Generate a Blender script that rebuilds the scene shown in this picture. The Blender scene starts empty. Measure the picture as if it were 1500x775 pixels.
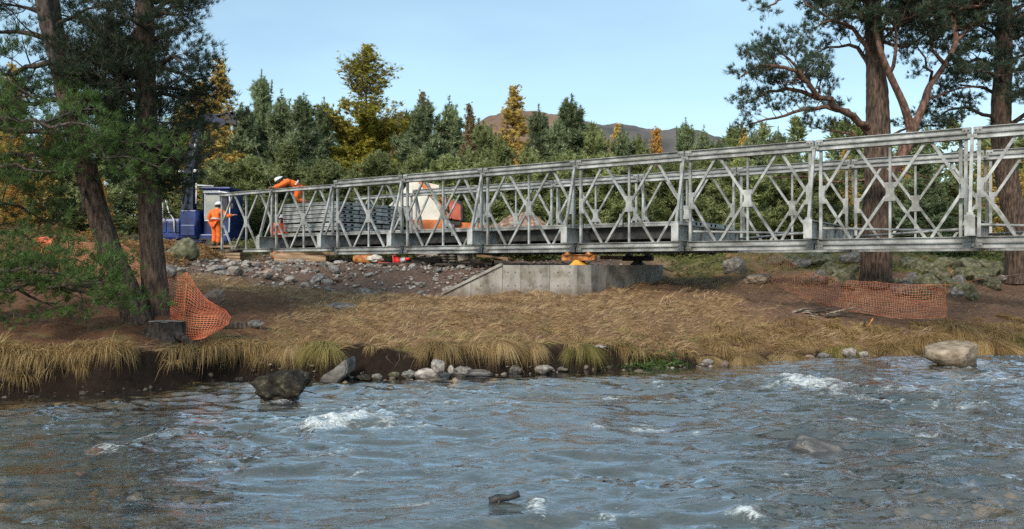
import bpy, bmesh, math, random
import numpy as np
from mathutils import Vector, Matrix, Euler, noise as mnoise

sc = bpy.context.scene
R = math.radians
rng = np.random.default_rng(7)
random.seed(11)

# ------------------------------------------------------------------ camera, world, sun
CAMZ = 2.0          # metres above the river
F = 1165.0          # focal length in photo pixels (1500 wide)
cam_d = bpy.data.cameras.new('camera')
cam_d.sensor_width = 36.0
cam_d.lens = 36.0 * F / 1500.0
cam_d.clip_start = 0.1
cam_d.clip_end = 6000
cam = bpy.data.objects.new('camera', cam_d)
cam.location = (0, 0, CAMZ)
cam.rotation_euler = (R(90), 0, 0)
sc.collection.objects.link(cam)
sc.camera = cam

SUN_EL, SUN_AZ = 36.0, 205.0        # azimuth: degrees clockwise from +Y; 180 = behind the camera
w = bpy.data.worlds.new('World')
sc.world = w
w.use_nodes = True
nt = w.node_tree
nt.nodes.clear()
sky = nt.nodes.new('ShaderNodeTexSky')
sky.sky_type = 'NISHITA'
sky.sun_disc = False
sky.sun_elevation = R(SUN_EL)
sky.sun_rotation = R(SUN_AZ)
sky.altitude = 300
sky.air_density = 1.0
sky.dust_density = 0.7
sky.ozone_density = 1.0
bg = nt.nodes.new('ShaderNodeBackground')
bg.inputs['Strength'].default_value = 0.105
wo = nt.nodes.new('ShaderNodeOutputWorld')
# thin high cloud, whiter towards the right-hand horizon
tc = nt.nodes.new('ShaderNodeTexCoord')
mp = nt.nodes.new('ShaderNodeMapping'); mp.inputs['Scale'].default_value = (1.2, 1.2, 4.0)
nz = nt.nodes.new('ShaderNodeTexNoise'); nz.inputs['Scale'].default_value = 1.6; nz.inputs['Detail'].default_value = 5
rp = nt.nodes.new('ShaderNodeValToRGB')
rp.color_ramp.elements[0].position = 0.36; rp.color_ramp.elements[0].color = (0.22, 0.22, 0.22, 1)
rp.color_ramp.elements[1].position = 0.72; rp.color_ramp.elements[1].color = (0.55, 0.55, 0.55, 1)
mx = nt.nodes.new('ShaderNodeMix'); mx.data_type = 'RGBA'
mx.inputs[7].default_value = (4.3, 6.6, 7.0, 1)
nt.links.new(tc.outputs['Generated'], mp.inputs['Vector'])
nt.links.new(mp.outputs[0], nz.inputs['Vector'])
nt.links.new(nz.outputs[0], rp.inputs[0])
nt.links.new(rp.outputs[0], mx.inputs[0])
nt.links.new(sky.outputs[0], mx.inputs[6])
nt.links.new(mx.outputs[2], bg.inputs[0])
nt.links.new(bg.outputs[0], wo.inputs[0])

sun_d = bpy.data.lights.new('sun', 'SUN')
sun_d.energy = 2.2
sun_d.angle = R(16)
sun_d.color = (1.0, 0.91, 0.78)
sun = bpy.data.objects.new('sun', sun_d)
sun.rotation_euler = Euler((R(90 - SUN_EL), 0, R(180 - SUN_AZ)), 'XYZ')
sun.location = (0, -5, 30)
# sun direction: light comes FROM azimuth SUN_AZ
_d = Vector((math.sin(R(SUN_AZ)) * math.cos(R(SUN_EL)), math.cos(R(SUN_AZ)) * math.cos(R(SUN_EL)), math.sin(R(SUN_EL))))
sun.rotation_euler = _d.to_track_quat('Z', 'Y').to_euler()
sc.collection.objects.link(sun)

sc.view_settings.view_transform = 'Standard'
sc.view_settings.look = 'None'
sc.view_settings.exposure = 0.72
sc.view_settings.gamma = 1.0
sc.render.engine = 'CYCLES'
sc.cycles.max_bounces = 7
sc.cycles.transparent_max_bounces = 10
sc.cycles.use_denoising = False
sc.cycles.sample_clamp_indirect = 3.0
sc.cycles.use_adaptive_sampling = False
sc.cycles.caustics_reflective = False
sc.cycles.caustics_refractive = False

# ------------------------------------------------------------------ helpers
COL = sc.collection

def P(px, py, Y):
    """a point of the photograph at the depth Y metres"""
    return Vector(((px - 750.0) / F * Y, Y, CAMZ + (387.5 - py) / F * Y))

def tag(o, label=None, cat=None, group=None, kind=None):
    if label: o['label'] = label
    if cat: o['category'] = cat
    if group: o['group'] = group
    if kind: o['kind'] = kind
    return o

def empty(name, loc=(0, 0, 0), rz=0.0, parent=None):
    o = bpy.data.objects.new(name, None)
    o.empty_display_size = 0.2
    COL.objects.link(o)
    o.location = loc
    o.rotation_euler = (0, 0, rz)
    if parent: o.parent = parent
    return o

def link(name, me, parent=None, loc=None, rot=None, scale=None, mat=None):
    o = bpy.data.objects.new(name, me)
    COL.objects.link(o)
    if parent: o.parent = parent
    if loc is not None: o.location = loc
    if rot is not None: o.rotation_euler = rot
    if scale is not None: o.scale = scale
    if mat is not None:
        if me.materials: me.materials[0] = mat
        else: me.materials.append(mat)
    return o

def npmesh(name, V, Fa, mat=None, tint=None, col=None, smooth=False, extra=None):
    V = np.ascontiguousarray(V, dtype=np.float32)
    Fa = np.ascontiguousarray(Fa, dtype=np.int32)
    m, k = Fa.shape
    me = bpy.data.meshes.new(name)
    me.vertices.add(len(V))
    me.vertices.foreach_set('co', V.ravel())
    me.loops.add(m * k)
    me.loops.foreach_set('vertex_index', Fa.ravel())
    me.polygons.add(m)
    me.polygons.foreach_set('loop_start', np.arange(0, m * k, k, dtype=np.int32))
    if smooth:
        me.polygons.foreach_set('use_smooth', np.ones(m, dtype=bool))
    me.update(calc_edges=True)
    if tint is not None:
        a = me.attributes.new('tint', 'FLOAT', 'POINT')
        a.data.foreach_set('value', np.ascontiguousarray(tint, dtype=np.float32))
    if col is not None:
        a = me.attributes.new('zone', 'FLOAT_COLOR', 'POINT')
        c = np.ones((len(V), 4), dtype=np.float32); c[:, :3] = col
        a.data.foreach_set('color', c.ravel())
    for n_, arr in (extra or {}).items():
        a = me.attributes.new(n_, 'FLOAT', 'POINT')
        a.data.foreach_set('value', np.ascontiguousarray(arr, dtype=np.float32))
    if mat: me.materials.append(mat)
    return me

class MB:
    """collects boxes, beams and tubes; mesh() returns ONE mesh"""
    def __init__(s):
        s.v = []; s.f = []; s.sm = []
    def add(s, vs, fs, smooth=False):
        b = len(s.v)
        s.v += [tuple(v) for v in vs]
        s.f += [tuple(i + b for i in f) for f in fs]
        s.sm += [smooth] * len(fs)
        return s
    def box(s, c, d, M=None):
        hx, hy, hz = d[0] / 2, d[1] / 2, d[2] / 2
        vs = [Vector((x * hx, y * hy, z * hz)) for x in (-1, 1) for y in (-1, 1) for z in (-1, 1)]
        if M is not None: vs = [M @ v for v in vs]
        c = Vector(c)
        vs = [v + c for v in vs]
        return s.add(vs, [(0, 1, 3, 2), (4, 6, 7, 5), (0, 4, 5, 1), (2, 3, 7, 6), (0, 2, 6, 4), (1, 5, 7, 3)])
    def bbox(s, c, d, b=0.01, M=None):
        """box with chamfered edges"""
        bm = bmesh.new()
        bmesh.ops.create_cube(bm, size=1.0)
        for v in bm.verts: v.co = Vector((v.co.x * d[0], v.co.y * d[1], v.co.z * d[2]))
        bmesh.ops.bevel(bm, geom=list(bm.edges), offset=b, segments=2, affect='EDGES', profile=0.5)
        bm.verts.ensure_lookup_table()
        c = Vector(c)
        vs = [((M @ v.co) if M is not None else v.co) + c for v in bm.verts]
        fs = [tuple(v.index for v in f.verts) for f in bm.faces]
        bm.free()
        return s.add(vs, fs)
    def beam(s, a, b, w, h, up=(0, 0, 1)):
        a = Vector(a); b = Vector(b)
        t = (b - a); L = t.length; t.normalize()
        u = Vector(up); sd = t.cross(u)
        if sd.length < 1e-4: sd = t.cross(Vector((0, 1, 0)))
        sd.normalize(); u = sd.cross(t)
        M = Matrix((t, sd, u)).transposed()
        return s.box((a + b) / 2, (L, w, h), M)
    def tube(s, pts, rad, n=8, cap=True, smooth=True):
        pts = [Vector(p) for p in pts]
        if not hasattr(rad, '__len__'): rad = [rad] * len(pts)
        vs, fs = [], []
        pu = None
        for i, p in enumerate(pts):
            t = (pts[min(i + 1, len(pts) - 1)] - pts[max(i - 1, 0)]).normalized()
            if pu is None:
                pu = t.orthogonal().normalized()
            pu = (pu - t * pu.dot(t))
            if pu.length < 1e-5: pu = t.orthogonal()
            pu.normalize()
            pv = t.cross(pu)
            for k in range(n):
                a = 2 * math.pi * k / n
                vs.append(p + (pu * math.cos(a) + pv * math.sin(a)) * rad[i])
        for i in range(len(pts) - 1):
            for k in range(n):
                fs.append((i * n + k, i * n + (k + 1) % n, (i + 1) * n + (k + 1) % n, (i + 1) * n + k))
        if cap:
            fs.append(tuple(range(n))[::-1]); fs.append(tuple((len(pts) - 1) * n + k for k in range(n)))
        return s.add(vs, fs, smooth)
    def prism(s, poly, thick, M=None):
        """polygon in the local xz plane, thickness along y (centred); M 4x4"""
        n = len(poly)
        vs = [Vector((x, -thick / 2, z)) for x, z in poly] + [Vector((x, thick / 2, z)) for x, z in poly]
        if M is not None: vs = [M @ v for v in vs]
        fs = [tuple(range(n)), tuple(range(2 * n - 1, n - 1, -1))]
        fs += [(i, i + n, (i + 1) % n + n, (i + 1) % n) for i in range(n)]
        return s.add(vs, fs)
    def mesh(s, name, mat=None):
        me = bpy.data.meshes.new(name)
        me.from_pydata(s.v, [], s.f)
        me.polygons.foreach_set('use_smooth', s.sm)
        bm = bmesh.new(); bm.from_mesh(me)
        bmesh.ops.recalc_face_normals(bm, faces=bm.faces)
        bm.to_mesh(me); bm.free()
        if mat: me.materials.append(mat)
        return me
    def build(s, name, mat=None, parent=None, **kw):
        return link(name, s.mesh(name, mat), parent, **kw)

# ---- gradient noise in numpy
_G = np.random.default_rng(3)
_perm = _G.permutation(1024)
_ga = _G.uniform(0, 2 * np.pi, 1024)
_gx, _gy = np.cos(_ga), np.sin(_ga)
def pnoise(x, y):
    xi = np.floor(x).astype(int); yi = np.floor(y).astype(int)
    xf = x - xi; yf = y - yi
    def g(ix, iy, dx, dy):
        h = _perm[(_perm[ix % 1024] + iy) % 1024]
        return _gx[h] * dx + _gy[h] * dy
    u = xf ** 3 * (xf * (xf * 6 - 15) + 10); v = yf ** 3 * (yf * (yf * 6 - 15) + 10)
    a = g(xi, yi, xf, yf) * (1 - u) + g(xi + 1, yi, xf - 1, yf) * u
    b = g(xi, yi + 1, xf, yf - 1) * (1 - u) + g(xi + 1, yi + 1, xf - 1, yf - 1) * u
    return (a * (1 - v) + b * v) * 1.5
def fbm(x, y, o=4, lac=2.03, gain=0.5):
    r = np.zeros(np.broadcast(x, y).shape); a = 1.0
    for i in range(o):
        r += a * pnoise(x + 17.3 * i, y - 9.1 * i); x = x * lac; y = y * lac; a *= gain
    return r
def sstep(a, b, x):
    t = np.clip((x - a) / (b - a), 0, 1)
    return t * t * (3 - 2 * t)

# ------------------------------------------------------------------ materials
def mat_new(name):
    m = bpy.data.materials.new(name); m.use_nodes = True
    t = m.node_tree; b = t.nodes['Principled BSDF']
    return m, t, b

def N(t, typ, **kw):
    n = t.nodes.new(typ)
    for k, v in kw.items():
        if k.startswith('i_'): n.inputs[k[2:].replace('_', ' ')].default_value = v
        else: setattr(n, k, v)
    return n

def ramp(t, fac, stops, tight=False):
    r = t.nodes.new('ShaderNodeValToRGB')
    e = r.color_ramp.elements
    while len(e) < len(stops): e.new(0.5)
    for i, (p, c) in enumerate(stops):
        e[i].position = p if not tight else 0.5 + (p - 0.5) * 0.55; e[i].color = (*c, 1)
    t.links.new(fac, r.inputs[0])
    return r.outputs[0]

def noisy(name, stops, scale=5, rough=0.7, bump=0.0, bscale=None, detail=5, metal=0.0, stretch=(1, 1, 1), spec=0.5, coords='Object', rand=0.0):
    """procedural material: noise ramp for the colour, second noise for the bump"""
    m, t, b = mat_new(name)
    tc = N(t, 'ShaderNodeTexCoord')
    mp = N(t, 'ShaderNodeMapping'); mp.inputs['Scale'].default_value = stretch
    t.links.new(tc.outputs[coords], mp.inputs[0])
    n = N(t, 'ShaderNodeTexNoise', i_Scale=scale, i_Detail=detail, i_Roughness=0.62)
    t.links.new(mp.outputs[0], n.inputs['Vector'])
    c = ramp(t, n.outputs[0], stops, True)
    if rand:
        oi = N(t, 'ShaderNodeObjectInfo')
        hs = N(t, 'ShaderNodeHueSaturation')
        mr = N(t, 'ShaderNodeMapRange'); mr.inputs[3].default_value = 1 - rand; mr.inputs[4].default_value = 1 + rand
        t.links.new(oi.outputs['Random'], mr.inputs[0])
        t.links.new(mr.outputs[0], hs.inputs['Value'])
        t.links.new(c, hs.inputs['Color']); c = hs.outputs[0]
    t.links.new(c, b.inputs['Base Color'])
    b.inputs['Roughness'].default_value = rough
    b.inputs['Metallic'].default_value = metal
    b.inputs['Specular IOR Level'].default_value = spec
    if bump:
        n2 = N(t, 'ShaderNodeTexNoise', i_Scale=bscale or scale * 4, i_Detail=6, i_Roughness=0.65)
        t.links.new(mp.outputs[0], n2.inputs['Vector'])
        bp = N(t, 'ShaderNodeBump', i_Strength=bump, i_Distance=0.03)
        t.links.new(n2.outputs[0], bp.inputs['Height'])
        t.links.new(bp.outputs[0], b.inputs['Normal'])
    return m

def wet_foot(m):
    """stone standing in the river is dark and wet for a hand's breadth above the water"""
    t = m.node_tree; b = t.nodes['Principled BSDF']
    src = b.inputs['Base Color'].links[0].from_socket
    g = N(t, 'ShaderNodeNewGeometry'); sx = N(t, 'ShaderNodeSeparateXYZ'); t.links.new(g.outputs['Position'], sx.inputs[0])
    mr = N(t, 'ShaderNodeMapRange'); mr.inputs[1].default_value = 0.05; mr.inputs[2].default_value = 0.12; mr.inputs[3].default_value = 0.38; mr.inputs[4].default_value = 1.0
    t.links.new(sx.outputs[2], mr.inputs[0])
    mx_ = N(t, 'ShaderNodeMix', data_type='RGBA', blend_type='MULTIPLY'); mx_.inputs[0].default_value = 1
    t.links.new(src, mx_.inputs[6]); t.links.new(mr.outputs[0], mx_.inputs[7]); t.links.new(mx_.outputs[2], b.inputs['Base Color'])

def leafy(name, c0, c1, c2, rough=0.6, transl=0.25, rand=0.12):
    """leaf / needle / blade colour from the tint attribute: c0 -> c1 -> c2"""
    m, t, b = mat_new(name)
    a = N(t, 'ShaderNodeAttribute', attribute_name='tint')
    c = ramp(t, a.outputs['Fac'], [(0.0, c0), (0.55, c1), (1.0, c2)])
    oi = N(t, 'ShaderNodeObjectInfo')
    hs = N(t, 'ShaderNodeHueSaturation')
    mr = N(t, 'ShaderNodeMapRange'); mr.inputs[3].default_value = 1 - rand; mr.inputs[4].default_value = 1 + rand
    t.links.new(oi.outputs['Random'], mr.inputs[0])
    t.links.new(mr.outputs[0], hs.inputs['Value'])
    t.links.new(c, hs.inputs['Color'])
    t.links.new(hs.outputs[0], b.inputs['Base Color'])
    b.inputs['Roughness'].default_value = rough
    b.inputs['Specular IOR Level'].default_value = 0.35
    tr = N(t, 'ShaderNodeBsdfTranslucent')
    t.links.new(hs.outputs[0], tr.inputs[0])
    ms = N(t, 'ShaderNodeMixShader'); ms.inputs[0].default_value = transl
    t.links.new(b.outputs[0], ms.inputs[1]); t.links.new(tr.outputs[0], ms.inputs[2])
    t.links.new(ms.outputs[0], t.nodes['Material Output'].inputs[0])
    return m

M = {}
M['steel'] = noisy('galvanised_steel', [(0.25, (0.16, 0.162, 0.154)), (0.5, (0.30, 0.305, 0.297)), (0.8, (0.47, 0.475, 0.46))], 2.2, 0.5, 0.08, 40, metal=0.1, rand=0.12, detail=8)
M['steel_stack'] = noisy('weathered_galvanised_deck', [(0.3, (0.24, 0.25, 0.248)), (0.6, (0.35, 0.365, 0.36)), (0.85, (0.45, 0.46, 0.455))], 3, 0.6, 0.1, 30, metal=0.1, rand=0.12)
M['concrete'] = noisy('concrete', [(0.15, (0.15, 0.135, 0.118)), (0.45, (0.28, 0.258, 0.228)), (0.8, (0.36, 0.335, 0.30))], 1.7, 0.85, 0.25, 18, stretch=(1.6, 1.6, 0.45), coords='Object', rand=0.08)
M['bark'] = noisy('pine_bark', [(0.25, (0.020, 0.013, 0.010)), (0.5, (0.080, 0.052, 0.037)), (0.8, (0.17, 0.115, 0.085))], 9, 0.95, 1.0, 14, stretch=(2.2, 2.2, 0.42))
M['bark_dark'] = noisy('dark_pine_bark', [(0.25, (0.02, 0.015, 0.012)), (0.5, (0.07, 0.05, 0.04)), (0.8, (0.13, 0.10, 0.08))], 9, 0.95, 0.8, 14, stretch=(2, 2, 0.5))
M['bark_red'] = noisy('red_upper_bark', [(0.25, (0.055, 0.028, 0.019)), (0.5, (0.135, 0.072, 0.050)), (0.8, (0.25, 0.15, 0.11))], 6, 0.85, 0.5, 16, stretch=(2, 2, 0.7))
M['twig'] = noisy('grey_brown_twig', [(0.3, (0.05, 0.035, 0.026)), (0.7, (0.13, 0.09, 0.065))], 8, 0.9)
M['dead'] = noisy('dead_grey_wood', [(0.3, (0.16, 0.13, 0.10)), (0.7, (0.36, 0.31, 0.26))], 9, 0.9, 0.3, 30)
M['timber'] = noisy('sawn_timber', [(0.3, (0.20, 0.12, 0.065)), (0.55, (0.34, 0.22, 0.13)), (0.8, (0.45, 0.32, 0.2))], 3, 0.8, 0.2, 25, stretch=(0.5, 5, 5), rand=0.2)
M['timber_dark'] = noisy('dark_wet_timber', [(0.3, (0.025, 0.02, 0.016)), (0.8, (0.09, 0.065, 0.045))], 4, 0.8, 0.2, 25, rand=0.2)
M['rock'] = noisy('grey_rock', [(0.25, (0.06, 0.055, 0.05)), (0.5, (0.16, 0.145, 0.13)), (0.8, (0.30, 0.275, 0.245))], 4, 0.85, 0.5, 12, rand=0.25)
M['rock_pale'] = noisy('pale_rubble', [(0.25, (0.12, 0.10, 0.085)), (0.5, (0.25, 0.215, 0.185)), (0.8, (0.42, 0.38, 0.34))], 5, 0.85, 0.4, 14, rand=0.35)
M['rock_pink'] = noisy('pink_granite', [(0.25, (0.14, 0.085, 0.06)), (0.5, (0.26, 0.165, 0.12)), (0.8, (0.40, 0.28, 0.21))], 5, 0.8, 0.4, 14, rand=0.2)
M['rock_tan'] = noisy('tan_boulder', [(0.25, (0.13, 0.092, 0.06)), (0.5, (0.27, 0.205, 0.145)), (0.8, (0.42, 0.345, 0.26))], 5, 0.8, 0.5, 12)
M['rock_wet'] = noisy('wet_dark_boulder', [(0.25, (0.010, 0.008, 0.006)), (0.5, (0.028, 0.023, 0.017)), (0.7, (0.06, 0.05, 0.033)), (0.85, (0.13, 0.125, 0.07))], 6, 0.75, 0.6, 12, spec=0.2)
M['rock_moss'] = noisy('mossy_rock', [(0.3, (0.055, 0.05, 0.032)), (0.5, (0.10, 0.10, 0.045)), (0.75, (0.20, 0.18, 0.135))], 5, 0.9, 0.5, 14, rand=0.15)
for k_ in ('rock', 'rock_pale', 'rock_pink', 'rock_tan', 'rock_moss'): wet_foot(M[k_])
M['orange_paint'] = noisy('orange_paint', [(0.3, (0.52, 0.13, 0.03)), (0.7, (0.72, 0.22, 0.06))], 3, 0.5, 0.05)
M['red_paint'] = noisy('faded_red_paint', [(0.3, (0.40, 0.075, 0.04)), (0.7, (0.54, 0.13, 0.08))], 3, 0.5, 0.05)
M['yellow_paint'] = noisy('yellow_paint', [(0.3, (0.60, 0.27, 0.03)), (0.7, (0.80, 0.42, 0.06))], 6, 0.5)
M['rust_orange'] = noisy('rusty_orange_steel', [(0.3, (0.22, 0.07, 0.02)), (0.6, (0.50, 0.2, 0.05)), (0.8, (0.60, 0.28, 0.08))], 8, 0.65, 0.1)
M['white_paint'] = noisy('cream_white_paint', [(0.3, (0.66, 0.60, 0.50)), (0.7, (0.80, 0.75, 0.66))], 2, 0.5)
M['blue_paint'] = noisy('deep_blue_paint', [(0.3, (0.009, 0.020, 0.095)), (0.7, (0.018, 0.042, 0.19))], 2, 0.35)
M['black_steel'] = noisy('black_steel', [(0.3, (0.012, 0.012, 0.012)), (0.7, (0.04, 0.038, 0.035))], 6, 0.6)
M['rubber'] = noisy('dark_track', [(0.3, (0.02, 0.018, 0.016)), (0.7, (0.06, 0.05, 0.042))], 8, 0.85, 0.3)
M['white_metal'] = noisy('white_rail', [(0.3, (0.62, 0.62, 0.62)), (0.7, (0.78, 0.78, 0.78))], 5, 0.45)
M['hivis'] = noisy('hi_vis_orange_cloth', [(0.3, (0.72, 0.12, 0.012)), (0.7, (0.92, 0.20, 0.03))], 9, 0.75, 0.5, 20)
M['hivis_red'] = noisy('hi_vis_red_orange_cloth', [(0.3, (0.70, 0.085, 0.02)), (0.7, (0.85, 0.13, 0.035))], 9, 0.75, 0.5, 20)
M['reflective'] = noisy('reflective_tape', [(0.3, (0.48, 0.44, 0.38)), (0.7, (0.6, 0.56, 0.5))], 9, 0.35)
M['skin'] = noisy('skin', [(0.3, (0.42, 0.23, 0.16)), (0.7, (0.55, 0.32, 0.23))], 6, 0.6)
M['helmet'] = noisy('white_helmet', [(0.3, (0.72, 0.72, 0.72)), (0.7, (0.82, 0.82, 0.82))], 6, 0.35)
M['boot'] = noisy('brown_boot', [(0.3, (0.05, 0.028, 0.016)), (0.7, (0.14, 0.08, 0.05))], 9, 0.8)
M['hair'] = noisy('dark_hair', [(0.3, (0.012, 0.009, 0.007)), (0.7, (0.04, 0.03, 0.022))], 20, 0.7)
M['net'] = noisy('orange_plastic_mesh', [(0.3, (0.62, 0.13, 0.05)), (0.7, (0.82, 0.24, 0.11))], 3, 0.55)
M['net_faded'] = noisy('faded_orange_plastic_mesh', [(0.3, (0.55, 0.17, 0.085)), (0.7, (0.70, 0.30, 0.17))], 2, 0.6)
M['blue_shaded'] = noisy('shaded_blue_paint', [(0.3, (0.004, 0.007, 0.026)), (0.7, (0.010, 0.018, 0.065))], 3, 0.4)  # boom and dipper blue, darkened with tree shade put into the colour
M['glass'] = noisy('cab_glass', [(0.3, (0.26, 0.27, 0.25)), (0.7, (0.36, 0.36, 0.33))], 2, 0.12)
M['red_plastic'] = noisy('red_plastic', [(0.3, (0.65, 0.03, 0.025)), (0.7, (0.8, 0.06, 0.05))], 6, 0.5)
M['sack'] = noisy('dirty_white_sack', [(0.3, (0.36, 0.32, 0.27)), (0.7, (0.6, 0.55, 0.48))], 5, 0.85, 0.4, 12)

def blotch(m, scale, lo, hi):
    """broad patchy tone (galvanising bloom, water stains), different on every piece"""
    t = m.node_tree; b = t.nodes['Principled BSDF']; src = b.inputs['Base Color'].links[0].from_socket
    tc = N(t, 'ShaderNodeTexCoord'); oi = N(t, 'ShaderNodeObjectInfo')
    ad = N(t, 'ShaderNodeVectorMath', operation='ADD'); sc_ = N(t, 'ShaderNodeVectorMath', operation='SCALE'); sc_.inputs[3].default_value = 37.0
    cb = N(t, 'ShaderNodeCombineXYZ')
    for i in range(3): t.links.new(oi.outputs['Random'], cb.inputs[i])
    t.links.new(cb.outputs[0], sc_.inputs[0]); t.links.new(tc.outputs['Object'], ad.inputs[0]); t.links.new(sc_.outputs[0], ad.inputs[1])
    n = N(t, 'ShaderNodeTexNoise', i_Scale=scale, i_Detail=7, i_Roughness=0.7); t.links.new(ad.outputs[0], n.inputs['Vector'])
    c = ramp(t, n.outputs[0], [(0.3, lo), (0.5, (1, 1, 1)), (0.72, hi)], True)
    mm = N(t, 'ShaderNodeMix', data_type='RGBA', blend_type='MULTIPLY'); mm.inputs[0].default_value = 1
    t.links.new(src, mm.inputs[6]); t.links.new(c, mm.inputs[7]); t.links.new(mm.outputs[2], b.inputs['Base Color'])
blotch(M['steel'], 1.1, (0.62, 0.60, 0.56), (1.22, 1.22, 1.2))
blotch(M['steel_stack'], 1.3, (0.7, 0.68, 0.64), (1.15, 1.15, 1.15))
blotch(M['concrete'], 2.6, (0.66, 0.62, 0.55), (1.1, 1.1, 1.1))
blotch(M['hivis'], 6, (0.7, 0.6, 0.5), (1.05, 1.05, 1.05))
blotch(M['blue_paint'], 4, (0.6, 0.6, 0.6), (1.3, 1.25, 1.2))
def mud_foot(m, z0, z1):
    """soil splashed on the foot of a wall: a ragged brown band"""
    t = m.node_tree; b = t.nodes['Principled BSDF']; src = b.inputs['Base Color'].links[0].from_socket
    g = N(t, 'ShaderNodeNewGeometry'); sx = N(t, 'ShaderNodeSeparateXYZ'); t.links.new(g.outputs['Position'], sx.inputs[0])
    n = N(t, 'ShaderNodeTexNoise', i_Scale=5, i_Detail=6, i_Roughness=0.7); t.links.new(g.outputs['Position'], n.inputs['Vector'])
    ma = N(t, 'ShaderNodeMath', operation='MULTIPLY_ADD'); ma.inputs[1].default_value = 0.7; t.links.new(n.outputs[0], ma.inputs[0]); t.links.new(sx.outputs[2], ma.inputs[2])
    mr = N(t, 'ShaderNodeMapRange'); mr.inputs[1].default_value = z0 + .35; mr.inputs[2].default_value = z1 + .35; mr.inputs[3].default_value = 0.75; mr.inputs[4].default_value = 0
    t.links.new(ma.outputs[0], mr.inputs[0])
    mm = N(t, 'ShaderNodeMix', data_type='RGBA'); mm.inputs[7].default_value = (0.13, 0.085, 0.055, 1)
    t.links.new(mr.outputs[0], mm.inputs[0]); t.links.new(src, mm.inputs[6]); t.links.new(mm.outputs[2], b.inputs['Base Color'])
mud_foot(M['concrete'], 1.15, 1.5)
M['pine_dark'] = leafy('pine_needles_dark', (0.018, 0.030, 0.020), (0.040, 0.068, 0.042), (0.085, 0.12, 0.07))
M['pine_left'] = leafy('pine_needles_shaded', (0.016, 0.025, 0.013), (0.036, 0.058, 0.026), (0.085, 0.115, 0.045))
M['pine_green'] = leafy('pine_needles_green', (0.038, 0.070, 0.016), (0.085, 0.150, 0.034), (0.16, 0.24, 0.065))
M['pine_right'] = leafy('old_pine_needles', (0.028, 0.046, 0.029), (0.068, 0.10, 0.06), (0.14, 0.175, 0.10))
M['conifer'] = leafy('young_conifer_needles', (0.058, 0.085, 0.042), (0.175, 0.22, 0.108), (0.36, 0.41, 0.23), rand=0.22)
M['conifer_olive'] = leafy('olive_conifer_needles', (0.072, 0.092, 0.034), (0.215, 0.245, 0.09), (0.39, 0.42, 0.19), rand=0.22)
M['larch_yellow'] = leafy('yellow_larch_needles', (0.42, 0.28, 0.06), (0.66, 0.48, 0.13), (0.78, 0.62, 0.22), transl=0.35)
M['larch_orange'] = leafy('orange_larch_needles', (0.45, 0.22, 0.04), (0.68, 0.39, 0.10), (0.76, 0.52, 0.18), transl=0.35)
M['larch_green'] = leafy('green_gold_larch_needles', (0.19, 0.18, 0.025), (0.42, 0.37, 0.055), (0.66, 0.56, 0.11), transl=0.35)
M['larch_brown'] = leafy('brown_bare_larch', (0.22, 0.15, 0.07), (0.36, 0.26, 0.13), (0.5, 0.38, 0.2), transl=0.3)
M['grass'] = leafy('tawny_moor_grass', (0.15, 0.082, 0.045), (0.38, 0.235, 0.122), (0.62, 0.44, 0.25), transl=0.3, rand=0)
M['tussock'] = leafy('golden_tussock_grass', (0.17, 0.105, 0.04), (0.40, 0.265, 0.11), (0.60, 0.44, 0.23), transl=0.3, rand=0.1)
M['tussock_green'] = leafy('green_tussock_grass', (0.15, 0.125, 0.032), (0.31, 0.255, 0.08), (0.50, 0.39, 0.16), transl=0.3, rand=0.1)
M['rush'] = leafy('green_rush', (0.03, 0.06, 0.012), (0.075, 0.14, 0.03), (0.16, 0.25, 0.06), transl=0.3)
M['bracken'] = leafy('brown_bracken', (0.13, 0.065, 0.022), (0.27, 0.145, 0.055), (0.40, 0.24, 0.10), transl=0.3)
M['moss'] = leafy('green_moss_and_fern', (0.07, 0.075, 0.02), (0.15, 0.155, 0.045), (0.28, 0.28, 0.10), transl=0.3)
# ------------------------------------------------------------------ terrain
_wl = [(-700, 590), (0, 584), (150, 579), (260, 566), (330, 556), (450, 553), (600, 556), (720, 551), (800, 545), (900, 540), (1000, 538), (1100, 531), (1200, 524), (1300, 521), (1400, 520), (1500, 517), (1800, 508)]
_wy = np.array([F * CAMZ / (y - 387.5) for x, y in _wl]); _wx = np.array([(x - 750) / F for x, y in _wl]) * _wy
def Yw(x):
    x = np.asarray(x, float)
    return np.interp(x, _wx, _wy) + 0.18 * pnoise(x * 0.8, x * 0 + 3.3) + 0.08 * pnoise(x * 2.7, x * 0 + 7.7) + np.where(x > 12, (x - 12) * 0.1, 0)
_lipx = [-30, -9, -6.2, -4.2, -2, 0, 2, 4, 6, 8, 10, 30]
_lipz = [0.75, 0.70, 0.66, 0.52, 0.50, 0.50, 0.44, 0.36, 0.34, 0.36, 0.44, 0.5]
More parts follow.
